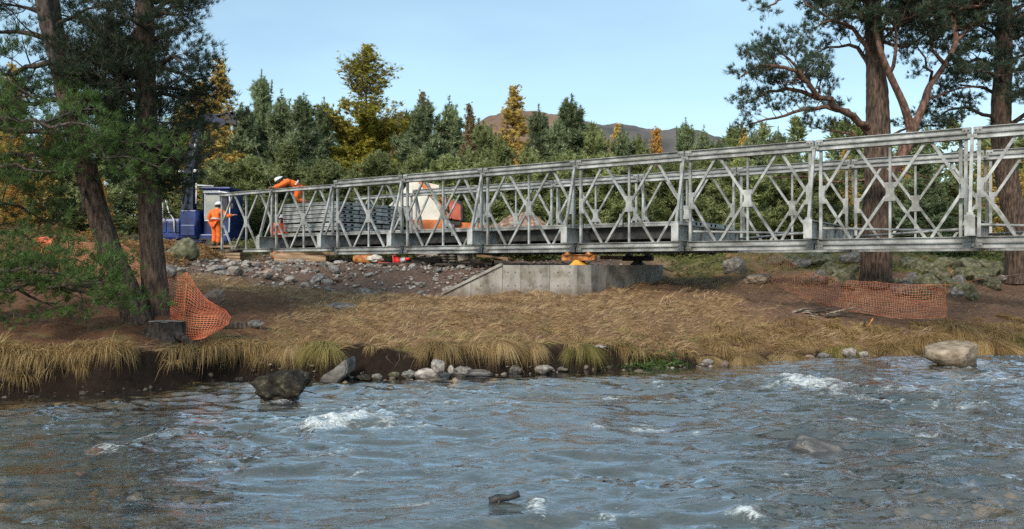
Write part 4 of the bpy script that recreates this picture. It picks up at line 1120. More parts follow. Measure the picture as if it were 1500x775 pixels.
# front wall curving round and running back under the bridge
fw = [A, (A[0] + 0.36, A[1] + 0.12)]
ang = 0.35
p = Vector(fw[-1])
Bend = Vector((X_(962, 24.9), 24.9))
pts_ = [Vector(A), Vector((A[0] + .38, A[1] + 0.22)), Vector((A[0] + 0.82, A[1] + 0.80)), Vector((A[0] + 1.5, A[1] + 1.80)), Vector((A[0] + 2.25, A[1] + 2.95)), Vector((A[0] + 2.78, A[1] + 3.80)), Vector((A[0] + 3.02, A[1] + 4.3)), Vector((A[0] + 3.02, A[1] + 4.75))]
for i in range(len(pts_) - 1):
    seg_wall('front_wall', tuple(pts_[i]), tuple(pts_[i + 1]), 0.6, AZ, 0.6, AZ, 0.6, ab)
# form-tie holes left in the faces
for i in range(len(pl_) - 1):
    for f, zz in ((.3, 1.45), (.7, 1.45), (.3, 1.8), (.7, 1.8)):
        if i < 2 and zz > 1.22 + (i + f) * .38: continue
        x = pl_[i][0] + (pl_[i + 1][0] - pl_[i][0]) * f; y = pl_[i][1] + (pl_[i + 1][1] - pl_[i][1]) * f
        MB().tube([Vector((x, y - .004, zz)) - ab.location, Vector((x, y + .03, zz)) - ab.location], .016, 8).build('tie_hole', M['black_steel'], ab)
# bearing shelf behind the front wall
bm = bmesh.new()
ring = [(A[0] - 2.0, A[1] + 0.5), (A[0], A[1] + 0.40)] + [(p.x - 0.42, p.y + 0.28) for p in pts_[1:7]] + [(A[0] + 1.9, A[1] + 4.9), (A[0] - 0.4, A[1] + 2.2)]
vs0 = [bm.verts.new((x - ab.location.x, y - ab.location.y, AZ - 0.022)) for x, y in ring]
ext = bmesh.ops.extrude_face_region(bm, geom=[bm.faces.new(vs0)])
for v in [g for g in ext['geom'] if isinstance(g, bmesh.types.BMVert)]: v.co.z -= 0.5
bmesh.ops.recalc_face_normals(bm, faces=bm.faces)
me = bpy.data.meshes.new('bearing_shelf'); bm.to_mesh(me); bm.free(); me.materials.append(M['concrete'])
link('bearing_shelf', me, ab)
# sloping coping of the wing wall
a_, b_ = Vector((pl_[0][0] - .02, pl_[0][1] + 0.15, 1.25)), Vector((pl_[2][0], pl_[2][1] + 0.15, AZ + 0.028))
MB().beam(a_ - ab.location, b_ - ab.location, 0.40, 0.07).build('coping', M['concrete'], ab)

# launching rollers on the abutment
def roller(s, t, label, main, foot, zf=AZ):
    base = BP(s, t, 0); base.z = zf
    r_ = empty('launch_roller', base, ROT); tag(r_, label, 'launching roller', 'rollers carrying the bridge on the abutment')
    H = BZ - zf
    MB().prism([(-0.21, 0.0), (0.21, 0.0), (0.05, 0.13), (-0.05, 0.13)], 0.34).build('rocker_foot', foot, r_)
    MB().bbox((0, 0, 0.20), (1.0, 0.16, 0.13), 0.012).box((0, 0, 0.13), (0.9, 0.26, 0.014)).box((0, 0, 0.272), (0.9, 0.26, 0.014)).build('balance_beam', main, r_)
    for x in (-0.34, 0.30):
        MB().tube([(x, -0.15, H - 0.052), (x, 0.15, H - 0.052)], 0.05, 10).build('roller', main, r_)
        MB().box((x, 0.13, 0.29), (0.13, 0.03, 0.06)).box((x, -0.13, 0.29), (0.13, 0.03, 0.06)).build('bracket', main, r_)
    return r_
roller(2.98 * PITCH, 0.0, 'rusty orange balance-beam roller on a yellow rocker under the near truss', M['rust_orange'], M['yellow_paint'])
roller(3.02 * PITCH, WID, 'blackened balance-beam roller under the far truss at the end of the abutment', M['black_steel'], M['black_steel'])

# ------------------------------------------------------------------ timber and oddments under the bridge
def plank(nm, a, b, w, h, mat, label, cat='timber', group=None):
    a = Vector(a); b = Vector(b); c = (a + b) / 2
    mb = MB(); mb.bbox((0, 0, 0), ((b - a).length, w, h), min(w, h) * 0.12)
    o = mb.build(nm, mat, None, loc=c)
    t = (b - a).normalized(); sd = Vector((0, 0, 1)).cross(t).normalized(); u = t.cross(sd)
    o.rotation_euler = Matrix((t, sd, u)).transposed().to_euler()
    tag(o, label, cat, group); return o
Yt = 27.2
plank('timber_baulk', P(404, 379, Yt), P(480, 379, Yt - .2), 0.35, 0.22, M['timber'], 'pale brown timber baulk lying below the second bay from the bridge end')
plank('timber_baulk', P(398, 372.5, Yt + .3), P(494, 371.5, Yt), 0.3, 0.10, M['timber'], 'thin timber on top of the pale brown baulk, close under the chord')
plank('timber_baulk', P(392, 384, Yt - .4), P(418, 386.5, Yt - .9), 0.22, 0.08, M['timber'], 'short plank end in front of the left end of the pale baulk')
plank('timber_plank', P(365, 384, Yt + .2), P(412, 388.5, Yt - .6), 0.2, 0.06, M['timber'], 'thin brown plank lying slantwise on the rubble')
for i, (py, h) in enumerate(((381.5, .1), (377, .1), (372.5, .1))):
    plank('timber_sleeper', P(326, py, 28.9), P(355, py, 28.9), 0.5, h, M['timber'], ('lowest sleeper of the small timber pile under the bridge end', 'middle sleeper of the small timber pile under the bridge end', 'top sleeper of the small timber pile under the bridge end')[i], group='sleepers piled under the bridge end')
plank('timber_plank', P(281, 370, 29.4), P(326, 377, 28.6), 0.5, 0.09, M['timber'], 'wide dirty board sloping down beside the dark hollow at the bridge end')
plank('timber_plank', P(318, 367, 29.3), P(352, 366.5, 28.8), 0.3, 0.07, M['timber_dark'], 'board laid flat right under the end of the bottom chord')
plank('timber_plank', P(306, 362, 31.0), P(352, 361, 30.6), 0.6, 0.07, M['timber'], 'pale board on which the standing worker waits')
plank('timber_plank', P(560, 386, 24.4), P(618, 387, 24.2), 0.25, 0.07, M['timber_dark'], 'dark plank lying flat right of the red cone')
plank('timber_plank', P(600, 382, 24.8), P(646, 381, 24.7), 0.3, 0.16, M['timber_dark'], 'dark squared timber left of the two rusty drums')
plank('timber_plank', P(640, 387, 24.2), P(722, 386.5, 23.9), 0.25, 0.06, M['timber_dark'], 'long dark plank below the two rusty drums')
plank('timber_plank', P(702, 374.5, 24.0), P(748, 379.5, 23.4), 0.3, 0.06, M['timber'], 'fresh pale plank leaning behind the wing wall')
plank('timber_plank', P(690, 382, 24.3), P(722, 384, 24.0), 0.2, 0.12, M['timber_dark'], 'short black block at the left of the pale leaning plank')
plank('timber_plank', P(880, 377, 25.4), P(930, 378, 25.4), 0.5, 0.12, M['timber'], 'light timber between the orange roller and the black roller')
plank('timber_plank', P(968, 391, 25.2), P(985, 398, 24.9), 0.06, 0.05, M['timber'], 'thin stake lying in the grass at the right end of the abutment')
# orange-ended log
o = MB().tube([(0, -0.35, 0), (0, 0.35, 0)], [0.15, 0.14], 14).build('log', M['rust_orange'], None, loc=P(533, 380, 25.3), rot=(0, 0, R(58)))
tag(o, 'short log with an orange painted end below the deck plank stack', 'log')
def cone():
    r_ = empty('traffic_cone', P(579, 383, 24.7), 0); tag(r_, 'red and white traffic cone lying on its side under the bridge', 'traffic cone')
    r_.rotation_euler = (R(80), R(10), R(70))
    MB().bbox((0, 0, 0.015), (0.34, 0.34, 0.03), .008).build('base', M['red_plastic'], r_)
    MB().tube([(0, 0, 0.03), (0, 0, 0.22)], [0.13, 0.09], 12).build('cone_body', M['red_plastic'], r_)
    MB().tube([(0, 0, 0.221), (0, 0, 0.36)], [0.09, 0.062], 12).build('white_band', M['white_metal'], r_)
    MB().tube([(0, 0, 0.361), (0, 0, 0.5)], [0.062, 0.035], 12).build('tip', M['red_plastic'], r_)
cone()
plank('plastic_strip', P(556, 384.5, 24.9), P(573, 385, 24.8), 0.2, 0.03, M['red_plastic'], 'flat red plastic strip lying left of the fallen cone', 'plastic strip')
for i, px in enumerate((650, 663)):
    r_ = empty('steel_drum', P(px, 385, 24.9)); tag(r_, ('dark drum with pale hoops under the bridge, left of a pair', 'dark drum with pale hoops under the bridge, right of a pair')[i], 'drum', 'pair of dark drums under the bridge')
    MB().tube([(0, 0, 0), (0, 0, 0.02), (0, 0, 0.26), (0, 0, 0.28)], [0.10, 0.115, 0.115, 0.10], 14).build('drum_body', M['black_steel'], r_)
    for z in (0.06, 0.14, 0.22): MB().tube([(0, 0, z - .012), (0, 0, z + .012)], 0.122, 14).build('hoop', M['dead'], r_)
for px, py, wp, hp, lb, sd in ((550, 379, 26, 13, 'crumpled dirty white sack right of the orange ended log', 61), (625, 374, 38, 9, 'pale sacking heaped under the chord left of the drums', 62), (678, 377, 22, 14, 'dusty pale sack right of the two drums', 63)):
    o = link('sack', rock_mesh('sack', sd, 3, 3, 0.22, mat=M['sack']), None, loc=P(px, py, 25.1), scale=(wp / F * 25, 0.4, hp / F * 25)); tag(o, lb, 'sack')
for px, py, sd, lb in ((578, 371, 64, 'small white bottle standing behind the fallen cone'), (697, 377, 65, 'white bent plastic pipe end leaning by the black block')):
    tag(MB().tube([(0, 0, 0), (0, 0, .12), (0, 0, .17), (0, 0, .21)], [.045, .045, .02, .02], 10).build('bottle' if sd == 64 else 'pipe_end', M['white_metal'], None, loc=P(px, py + 5, 24.9), rot=(0, 0 if sd == 64 else -.5, 0)), lb, 'bottle' if sd == 64 else 'pipe')
# black plastic scraps near the fence
for px, py, sc_, sd, lb in ((1113, 413, (0.75, .35, .1), 71, 'torn black plastic sheet on the tan rock by the fence'), (1080, 397, (0.5, .3, .12), 72, 'black sheet scrap on top of the grey boulder at the fence')):
    Y = meet(px, py + 4) + .1
    tag(link('plastic_scrap', rock_mesh('plastic_scrap', sd, 3, 5, 0.35, mat=M['black_steel']), None, loc=P(px, py + 4, Y) + Vector((0, 0, .05)), scale=sc_), lb, 'plastic scrap')

# spoil heap behind the deck
def heap():
    n_ = 60
    a = np.linspace(0, 2 * np.pi, n_, endpoint=False); rr = np.linspace(0, 1, 22)
    A_, R_ = np.meshgrid(a, rr)
    X = np.cos(A_) * R_ * 2.0; Y = np.sin(A_) * R_ * 1.6
    Z = 1.12 * (1 - R_ ** 1.4) + 0.22 * fbm(X * 1.6 + 3, Y * 1.6, 4) * (1.2 - R_) + 0.07 * fbm(X * 6, Y * 6, 2)
    idx = np.arange(X.size).reshape(X.shape)
    Fq = np.stack([idx[:-1], np.roll(idx, -1, 1)[:-1], np.roll(idx, -1, 1)[1:], idx[1:]], -1).reshape(-1, 4)
    m = noisy('red_brown_spoil', [(0.3, (0.15, 0.085, 0.055)), (0.55, (0.29, 0.18, 0.125)), (0.75, (0.44, 0.34, 0.27))], 6, 0.95, 1.0, 14)
    o = link('spoil_heap', npmesh('spoil_heap', np.stack([X, Y, Z], -1).reshape(-1, 3), Fq, m), None, loc=P(765, 352, 31) + Vector((0, 0, 0.0)))
    o.location.z = P(765, 310, 31).z - 1.15
    tag(o, 'reddish brown heap of stony spoil behind the bridge deck', 'spoil heap')
heap()

# ------------------------------------------------------------------ orange and white hopper machine
mc = empty('hopper_machine', (0, 0, 0)); tag(mc, 'orange and cream site machine with a pointed hopper behind the bridge', 'site machine')
YM = 31.5
def mpoly(nm, pts, th, mat, y=0.0):
    poly = [(P(px, py, YM).x, P(px, py, YM).z) for px, py in pts]
    mb = MB().prism(poly, th, Matrix.Translation((0, YM + y, 0)))
    return mb.build(nm, mat, mc)
mpoly('hopper_side', [(604, 322), (604, 302), (590, 302), (590, 280), (601, 264), (612, 266), (652, 316), (652, 322)], 1.4, M['white_paint'], 0.7)
mpoly('hopper_wing', [(570, 304), (587, 281), (589.5, 281), (589.5, 304)], 0.9, M['white_paint'], 0.9)
mpoly('corner_post', [(590, 303), (603, 303), (603, 338), (598, 338)], 0.2, M['steel'], 0.15)
mpoly('hopper_edge', [(611, 264), (619, 266), (660, 317), (660, 320), (653.5, 320), (653.5, 316)], 1.5, M['orange_paint'], 0.74)
mpoly('body', [(604, 322), (653, 322), (653, 345), (604, 345)], 1.7, M['orange_paint'], 0.8)
mpoly('rear_box', [(655, 290), (674, 297), (674, 322), (660, 320)], 1.2, M['red_paint'], 0.9)
mpoly('upper_box', [(621, 264), (640, 268), (640, 281), (633, 281)], 0.9, M['white_paint'], 1.3)
mpoly('red_shute', [(640, 284), (650, 290), (654, 304), (648, 300)], 0.9, M['red_paint'], 1.3)
mpoly('rear_frame', [(672, 293), (677, 297), (677, 323), (674.3, 323), (674.3, 299), (668, 295)], 1.25, M['black_steel'], 0.9)
mpoly('chassis_beam', [(666, 325), (715, 327), (715, 337), (666, 337)], 0.3, M['orange_paint'], 0.4)
mpoly('mud_flap', [(655, 323), (675, 325), (672, 330), (655, 328)], 0.8, M['black_steel'], 0.5)
for yy in (0.25, 1.5):
    o = MB()
    zc_ = P(640, 356, YM).z; xc_ = P(640, 350, YM).x
    o.tube([(xc_ - 1.3, YM + yy, zc_ + .0), (xc_ - 1.1, YM + yy, zc_ + .22), (xc_ + 1.1, YM + yy, zc_ + .22), (xc_ + 1.3, YM + yy, zc_), (xc_ + 1.1, YM + yy, zc_ - .24), (xc_ - 1.1, YM + yy, zc_ - .24), (xc_ - 1.3, YM + yy, zc_)], 0.17, 8)
    o.build('track', M['rubber'], mc)
MB().beam(P(570, 303, YM) + Vector((0, -.05, 0)), P(592, 282, YM) + Vector((0, -.05, 0)), .06, .06).build('brace', M['white_metal'], mc)

# ------------------------------------------------------------------ blue excavator
ex = empty('excavator', (0, 0, 0)); tag(ex, 'blue tracked excavator with its boom raised behind the pine trunk', 'excavator')
YE = 34.0
def ep(px, py, dy=0.0): return P(px, py, YE) + Vector((0, dy, 0))
def ebox(nm, x0, y0, x1, y1, d0, d1, mat, bev=0.05):
    a, b = P(x0, y1, YE), P(x1, y0, YE)
    return MB().bbox(((a.x + b.x) / 2, YE + (d0 + d1) / 2, (a.z + b.z) / 2), (b.x - a.x, d1 - d0, b.z - a.z), bev).build(nm, mat, ex)
ebox('engine_cover', 226, 320, 268, 352, -0.2, 2.6, M['blue_paint'], 0.12)
ebox('house', 230, 343, 334, 356, -0.1, 2.8, M['blue_paint'])
ebox('boom_mount', 268, 308, 292, 350, -0.3, 1.2, M['blue_paint'], 0.06)
ebox('cab', 294, 276, 334, 346, 0.2, 1.9, M['blue_paint'], 0.07)
cw_ = ebox('windscreen', 299, 285, 320, 322, 0.165, 0.215, M['glass'], 0.008)
ebox('side_window', 323, 287, 331, 322, 0.165, 0.212, M['black_steel'], 0.008)
ebox('cab_visor', 296, 279, 321, 282.5, 0.10, 0.195, M['white_metal'], 0.008)
ebox('counterweight', 236, 330, 330, 352, 2.3, 3.0, M['blue_paint'], 0.1)
for dy, nm in ((0.0, 'track'),):
    for x0, x1 in ((232, 256), (308, 334)):
        a, b = P(x0, 366, YE), P(x1, 356, YE)
        MB().bbox(((a.x + b.x) / 2, YE + 1.2, (a.z + b.z) / 2 - .08), (b.x - a.x, 4.0, 0.75), 0.2).build('track', M['rubber'], ex)
# boom, ram, dipper and grab
def ebeam(nm, pts, w0, d, mat, ws=None):
    mb = MB()
    pts = [ep(*q) for q in pts]
    for i in range(len(pts) - 1):
        mb.beam(pts[i], pts[i + 1] + (pts[i + 1] - pts[i]).normalized() * 0.05, d, (ws or [w0] * 9)[i], up=(0, 1, 0))
    o = mb.build(nm, mat, ex); return o
def ebeam2(nm, pts, widths, d, mat):
    """box girder in the picture-parallel plane with a varying depth"""
    c = [ep(*q) for q in pts]; L, Rr = [], []
    for i, q in enumerate(c):
        t = (c[min(i + 1, len(c) - 1)] - c[max(i - 1, 0)]).normalized(); n = Vector((t.z, 0, -t.x))
        L.append((q.x + n.x * widths[i], q.z + n.z * widths[i])); Rr.append((q.x - n.x * widths[i], q.z - n.z * widths[i]))
    return MB().prism(L + Rr[::-1], d, Matrix.Translation((0, c[0].y, 0))).build(nm, mat, ex)
ebeam2('boom', [(279, 345), (277, 300), (279, 255), (286, 215), (296, 178)], [0.24, 0.24, 0.20, 0.17, 0.12], 0.42, M['blue_shaded'])
ebeam2('dipper', [(292, 174), (305, 173.5), (325, 178), (334, 181)], [0.14, 0.19, 0.12, 0.08], 0.36, M['blue_shaded'])
MB().tube([ep(306, 170, -.1), ep(322, 169.5, -.1), ep(337, 167, -.1)], [0.07, 0.07, 0.045], 8).build('bucket_ram', M['black_steel'], ex)
MB().tube([ep(287, 231, -.35), ep(293, 206, -.35)], 0.05, 8).build('boom_ram', M['white_metal'], ex)
gb = MB(); gb.beam(ep(334, 167, -.2), ep(341, 182, -.2), .13, .11, up=(0, 1, 0)); gb.beam(ep(342, 166, -.2), ep(347, 180, -.2), .13, .11, up=(0, 1, 0)); gb.beam(ep(330, 166, -.2), ep(346, 168, -.2), .13, .11, up=(0, 1, 0)); gb.beam(ep(333, 180, -.2), ep(324, 188, -.2), .11, .10, up=(0, 1, 0)); gb.beam(ep(336, 168, .3), ep(342, 183, .3), .13, .11, up=(0, 1, 0)); gb.beam(ep(331, 178, -.2), ep(349, 182, -.2), .14, .12, up=(0, 1, 0))
gb.beam(ep(336, 168, -.2), ep(336, 168, .3), .07, .07); gb.beam(ep(342, 182, -.2), ep(342, 183, .3), .07, .07); gb.build('grab', M['black_steel'], ex)
for px in (271.5, 293):
    a = ep(px, 252, -.4)
    MB().bbox(a, (0.24, 0.14, 0.13), .03).tube([a + Vector((0, 0.05, 0)), ep(279, 256, -.1)], .02, 6).build('work_light', M['white_metal'], ex)
for x0, x1 in ((231, 247), (249, 266)):
    ebox('engine_door', x0, 325, x1, 341, -0.235, -0.19, M['blue_paint'], 0.02)
    for i in range(4): ebox('vent_slat', x0 + 3, 328 + i * 2.4, x1 - 3, 329.1 + i * 2.4, -0.25, -0.232, M['black_steel'], 0.004)
ebox('toolbox', 270, 330, 291, 346, -0.42, -0.28, M['blue_paint'], 0.03)
ebox('cab_roof', 292, 273.5, 336, 277, 0.1, 2.0, M['blue_paint'], 0.03)
ebox('cab_step', 296, 350, 322, 352, -0.35, -0.08, M['black_steel'], 0.01)
for x in (297.5, 321.5): ebox('window_post', x, 283, x + 1.4, 324, 0.145, 0.2, M['white_metal'], 0.006)
ebox('window_rail', 297.5, 322, 322.9, 323.6, 0.14, 0.162, M['white_metal'], 0.004)
MB().tube([ep(262, 322, 1.2), ep(262, 306, 1.2)], 0.06, 8).build('exhaust_pipe', M['black_steel'], ex)
MB().tube([ep(274, 300, -.42), ep(279, 262, -.42), ep(284, 232, -.42)], 0.035, 6).build('hydraulic_hose', M['black_steel'], ex)
hr = MB()
hr.tube([ep(243, 322, -.3), ep(243.5, 296, -.3), ep(247, 294, -.3), ep(252, 312, -.3), ep(259, 322, -.3), ep(260, 341, -.3)], .028, 6)
hr.build('handrail', M['white_metal'], ex)
MB().tube([ep(290, 299, -.2), ep(290, 269, -.2), ep(291, 272, -.2), ep(315, 273.5, -.2)], .035, 6).build('handrail', M['white_metal'], ex)
MB().tube([ep(321, 281, -.1), ep(337, 283, -.1), ep(338, 300, -.1), ep(337, 340, -.1), ep(331, 341, -.1)], .03, 6).build('handrail', M['white_metal'], ex)
MB().box(ep(341, 302, -.1), (.12, .06, .22)).tube([ep(337, 298, -.1), ep(341, 298, -.1)], .015, 6).build('mirror', M['black_steel'], ex)
MB().tube([ep(271, 281, -.35), ep(271, 268, -.35)], .02, 6).build('antenna', M['white_metal'], ex)
# thin tag line hanging from the grab toward the bridge end
tl = [ep(346, 182, -.2)] + [P(372 + i * 5.2, 208 + i * 13.4 + (0 if i else 0), YE - 1 - i * .9) for i in range(6)]
tag(MB().tube(tl[1:], 0.0045, 5).build('tag_line', M['dead'], None), 'thin line hanging from the raised grab down to the bridge end', 'rope')

# ------------------------------------------------------------------ people
def skin_obj(nm, verts, edges, radii, mat, parent, root=0, sub=2):
    me = bpy.data.meshes.new(nm)
    bm = bmesh.new(); lay = bm.verts.layers.skin.verify()
    bv = []
    for i, (v, r_) in enumerate(zip(verts, radii)):
        b = bm.verts.new(v); b[lay].radius = (r_, r_) if not isinstance(r_, tuple) else r_; b[lay].use_root = (i == root); bv.append(b)
    for a, b in edges: bm.edges.new((bv[a], bv[b]))
    bm.to_mesh(me); bm.free(); me.materials.append(mat)
    o = link(nm, me, parent)
    md = o.modifiers.new('skin', 'SKIN'); md.use_smooth_shade = True; md.branch_smoothing = 0.4
    ms = o.modifiers.new('sub', 'SUBSURF'); ms.levels = 1; ms.render_levels = sub
    return o
def person(J, label, coat, legs_mat, face=Vector((0, -1, 0)), cat='person', helmet_tilt=None):
    """J: world joints. one continuous body; clothes, hair, helmet and boots are its children"""
    root = empty('person', J['pelvis']); tag(root, label, cat)
    o = J['pelvis']
    vs, rs, es, ix = [], [], [], {}
    def v(k, p, r_, par=None):
        ix[k] = len(vs); vs.append(Vector(p) - o); rs.append(r_)
        if par is not None: es.append((ix[par], ix[k]))
    v('pelvis', J['pelvis'], (0.15, 0.11)); v('belly', (J['pelvis'] + J['chest']) / 2, (0.13, 0.10), 'pelvis'); v('chest', J['chest'], (0.15, 0.11), 'belly')
    v('neck', J['neck'], 0.058, 'chest'); v('jaw', J['neck'].lerp(J['head'], .55), 0.07, 'neck'); v('head', J['head'], 0.092, 'jaw')
    up = (J['head'] - J['neck']).normalized(); v('crown', J['head'] + up * 0.07, 0.075, 'head')
    v('nose', J['head'].lerp(J['neck'], .22) + face * 0.105, 0.014, 'jaw')
    side = face.cross(up).normalized()
    for s, sg in (('L', 1), ('R', -1)):
        v('ear' + s, J['head'].lerp(J['neck'], .15) + side * sg * 0.097, 0.016, 'head')
        v('sh' + s, J['sh' + s], 0.062, 'chest'); v('el' + s, J['el' + s], 0.044, 'sh' + s); v('wr' + s, J['wr' + s], 0.029, 'el' + s)
        fdir = (J['wr' + s] - J['el' + s]).normalized()
        lat = fdir.cross(Vector((0.2, 0.3, 1))).normalized(); nrm = lat.cross(fdir)
        v('palm' + s, J['wr' + s] + fdir * 0.075, (0.036, 0.018), 'wr' + s)
        for i in range(4):
            b = J['wr' + s] + fdir * 0.10 + lat * (i - 1.5) * 0.021
            L = (0.062, 0.074, 0.068, 0.052)[i]
            v(f'f{s}{i}a', b, 0.0095, 'palm' + s); v(f'f{s}{i}b', b + fdir * L * .55 - nrm * 0.012, 0.0085, f'f{s}{i}a'); v(f'f{s}{i}c', b + fdir * L * .85 - nrm * 0.035, 0.0075, f'f{s}{i}b')
        v('th' + s + 'a', J['wr' + s] + fdir * 0.04 + lat * -0.042, 0.011, 'palm' + s); v('th' + s + 'b', J['wr' + s] + fdir * 0.075 + lat * -0.062 - nrm * .012, 0.0095, 'th' + s + 'a')
        v('hip' + s, J['hip' + s], 0.09, 'pelvis'); v('kn' + s, J['kn' + s], 0.058, 'hip' + s); v('an' + s, J['an' + s], 0.04, 'kn' + s); v('toe' + s, J['toe' + s], 0.034, 'an' + s)
    skin_obj('body', vs, es, rs, M['skin'], root)
    jk = ['pelvis', 'belly', 'chest', 'neck']
    def garment(nm, keys, edges, rad, mat):
        pts = [vs[ix[k]] if not isinstance(k, Vector) else k for k in keys]
        return skin_obj(nm, pts, edges, rad, mat, root)
    pn = vs[ix['chest']].lerp(vs[ix['neck']], .72)
    garment('jacket', ['pelvis', 'belly', 'chest', pn, 'shL', 'elL', vs[ix['elL']].lerp(vs[ix['wrL']], .9), 'shR', 'elR', vs[ix['elR']].lerp(vs[ix['wrR']], .9)],
            [(0, 1), (1, 2), (2, 3), (2, 4), (4, 5), (5, 6), (2, 7), (7, 8), (8, 9)], [(0.22, 0.18), (0.21, 0.17), (0.225, 0.175), 0.095, 0.115, 0.095, 0.066, 0.115, 0.095, 0.066], coat)
    garment('trousers', [Vector((0, 0, 0.03)), 'hipL', 'knL', vs[ix['knL']].lerp(vs[ix['anL']], .93), 'hipR', 'knR', vs[ix['knR']].lerp(vs[ix['anR']], .93)],
            [(0, 1), (1, 2), (2, 3), (0, 4), (4, 5), (5, 6)], [(0.20, 0.16), 0.14, 0.11, 0.10, 0.14, 0.11, 0.10], legs_mat)
    for s in 'LR':
        a, t = vs[ix['an' + s]], vs[ix['toe' + s]]
        kn = vs[ix['kn' + s]]
        skin_obj('boot', [a.lerp(kn, .25), a, t, a - (t - a).normalized() * 0.05], [(0, 1), (1, 2), (1, 3)], [0.056, 0.056, 0.047, 0.046], M['boot'], root)
        # reflective bands on forearm and shin
        w_, e_ = vs[ix['wr' + s]], vs[ix['el' + s]]
        for (p0, p1, rr) in ((e_.lerp(w_, .42), e_.lerp(w_, .60), 0.069), (kn.lerp(a, .45), kn.lerp(a, .57), 0.086)):
            MB().tube([p0, p1], rr, 12).build('reflective_band', M['reflective'], root)
    pv_, bl_ = vs[ix['pelvis']], vs[ix['belly']]
    MB().tube([pv_.lerp(bl_, .55), pv_.lerp(bl_, .85)], 0.212, 14).build('reflective_band', M['reflective'], root)
    # helmet: shell and brim; hair below it; eyes
    q = up.rotation_difference(up)
    Mh = Matrix((side, face, up)).transposed()
    c = vs[ix['head']]
    bm = bmesh.new(); bmesh.ops.create_uvsphere(bm, u_segments=18, v_segments=12, radius=1)
    bmesh.ops.delete(bm, geom=[v_ for v_ in bm.verts if v_.co.z < -0.02], context='VERTS')
    for v_ in bm.verts: v_.co = c + Mh @ Vector((v_.co.x * 0.125, v_.co.y * 0.15, v_.co.z * 0.135 + 0.03))
    me = bpy.data.meshes.new('helmet'); bm.to_mesh(me); bm.free(); me.materials.append(M['helmet'])
    me.polygons.foreach_set('use_smooth', [True] * len(me.polygons))
    hm = link('helmet', me, root)
    mb = MB(); ring = []
    for i in range(20):
        a = 2 * math.pi * i / 20; ex_ = 1.25 if math.sin(a) > 0.2 else 1.04
        ring.append(c + Mh @ Vector((math.cos(a) * 0.13, math.sin(a) * 0.155 * ex_, 0.028)))
    mb.add(ring + [p_ + Mh @ Vector((0, 0, 0.012)) for p_ in ring], [tuple(range(20)), tuple(range(39, 19, -1))] + [(i, (i + 1) % 20, (i + 1) % 20 + 20, i + 20) for i in range(20)])
    mb.build('brim', M['helmet'], hm)
    for sg in (-1, 1):
        MB().tube([c + Mh @ Vector((sg * 0.115, 0, -0.03)), c + Mh @ Vector((sg * 0.145, 0, -0.03))], 0.04, 10).build('ear_defender', M['black_steel'], root)
        MB().tube([c + Mh @ Vector((sg * 0.034, 0.088, -0.005)), c + Mh @ Vector((sg * 0.034, 0.097, -0.005))], 0.012, 8).build('eye', M['black_steel'], root)
    MB().tube([c + Mh @ Vector((-0.03, 0.082, -0.068)), c + Mh @ Vector((0.03, 0.082, -0.068))], 0.008, 6).build('mouth', M['rock_pink'], root)
    hb = bmesh.new(); bmesh.ops.create_uvsphere(hb, u_segments=14, v_segments=10, radius=1)
    bmesh.ops.delete(hb, geom=[v_ for v_ in hb.verts if v_.co.y > 0.35], context='VERTS')
    for v_ in hb.verts: v_.co = c + Mh @ Vector((v_.co.x * 0.101, v_.co.y * 0.108, v_.co.z * 0.1 - 0.012))
    me = bpy.data.meshes.new('hair'); hb.to_mesh(me); hb.free(); me.materials.append(M['hair']); link('hair', me, root)
    return root, ix, vs
def V3(*a): return Vector(a)
# worker standing at the end of the bridge, seen from behind-left, reaching to the right
g = P(317, 361.5, 31.3)
fx = Vector((0.40, 0.92, 0)).normalized(); rx = Vector((fx.y, -fx.x, 0))      # facing right and a little away
def W1(f, r_, z): return g + fx * f + rx * r_ + Vector((0, 0, z))
J = dict(pelvis=W1(-0.02, 0, .95), chest=W1(.03, 0, 1.32), neck=W1(.06, 0, 1.50), head=W1(.10, 0, 1.64), shL=W1(.03, -.22, 1.42), shR=W1(.03, .22, 1.42),
         elR=W1(.06, .46, 1.20), wrR=W1(.16, .70, 1.24), elL=W1(-.02, -.38, 1.15), wrL=W1(.16, -.30, .96), hipL=W1(-.02, -.1, .9), hipR=W1(-.02, .1, .9), knL=W1(.06, -.13, .5), knR=W1(0.0, .13, .5),
         anL=W1(.0, -.14, .09), anR=W1(-.07, .14, .09), toeL=W1(.17, -.16, .05), toeR=W1(.10, .16, .05))
person(J, 'person in orange hi-vis suit and white helmet standing at the left bridge end', M['hivis'], M['hivis'], fx)
# tool pouch hanging from his belt is left to the jacket hem
# worker kneeling on the plank stack, bent far forward to the left
zt = STACK_TOP
b0 = P(436, 297, 28.3); b0.z = zt; 
fx = Vector((-0.95, -0.30, 0)).normalized(); rx = Vector((fx.y, -fx.x, 0))
def W2(f, r_, z): return b0 + fx * f + rx * r_ + Vector((0, 0, z))
J = dict(pelvis=W2(-.05, 0, .60), chest=W2(.30, 0, .80), neck=W2(.47, 0, .82), head=W2(.60, 0, .86), shL=W2(.34, -.2, .80), shR=W2(.34, .2, .80),
         elL=W2(.62, -.24, .60), wrL=W2(.84, -.2, .56), elR=W2(.60, .24, .62), wrR=W2(.84, .2, .58), hipL=W2(-.05, -.1, .56), hipR=W2(-.05, .1, .56), knL=W2(.10, -.13, .10), knR=W2(.06, .13, .10),
         anL=W2(-.34, -.13, .09), anR=W2(-.36, .14, .09), toeL=W2(-.46, -.13, .04), toeR=W2(-.48, .14, .04))
person(J, 'person in bright orange jacket kneeling bent forward on the plank stack', M['hivis'], M['hivis'], (fx * .8 + Vector((0, 0, -.6))).normalized())
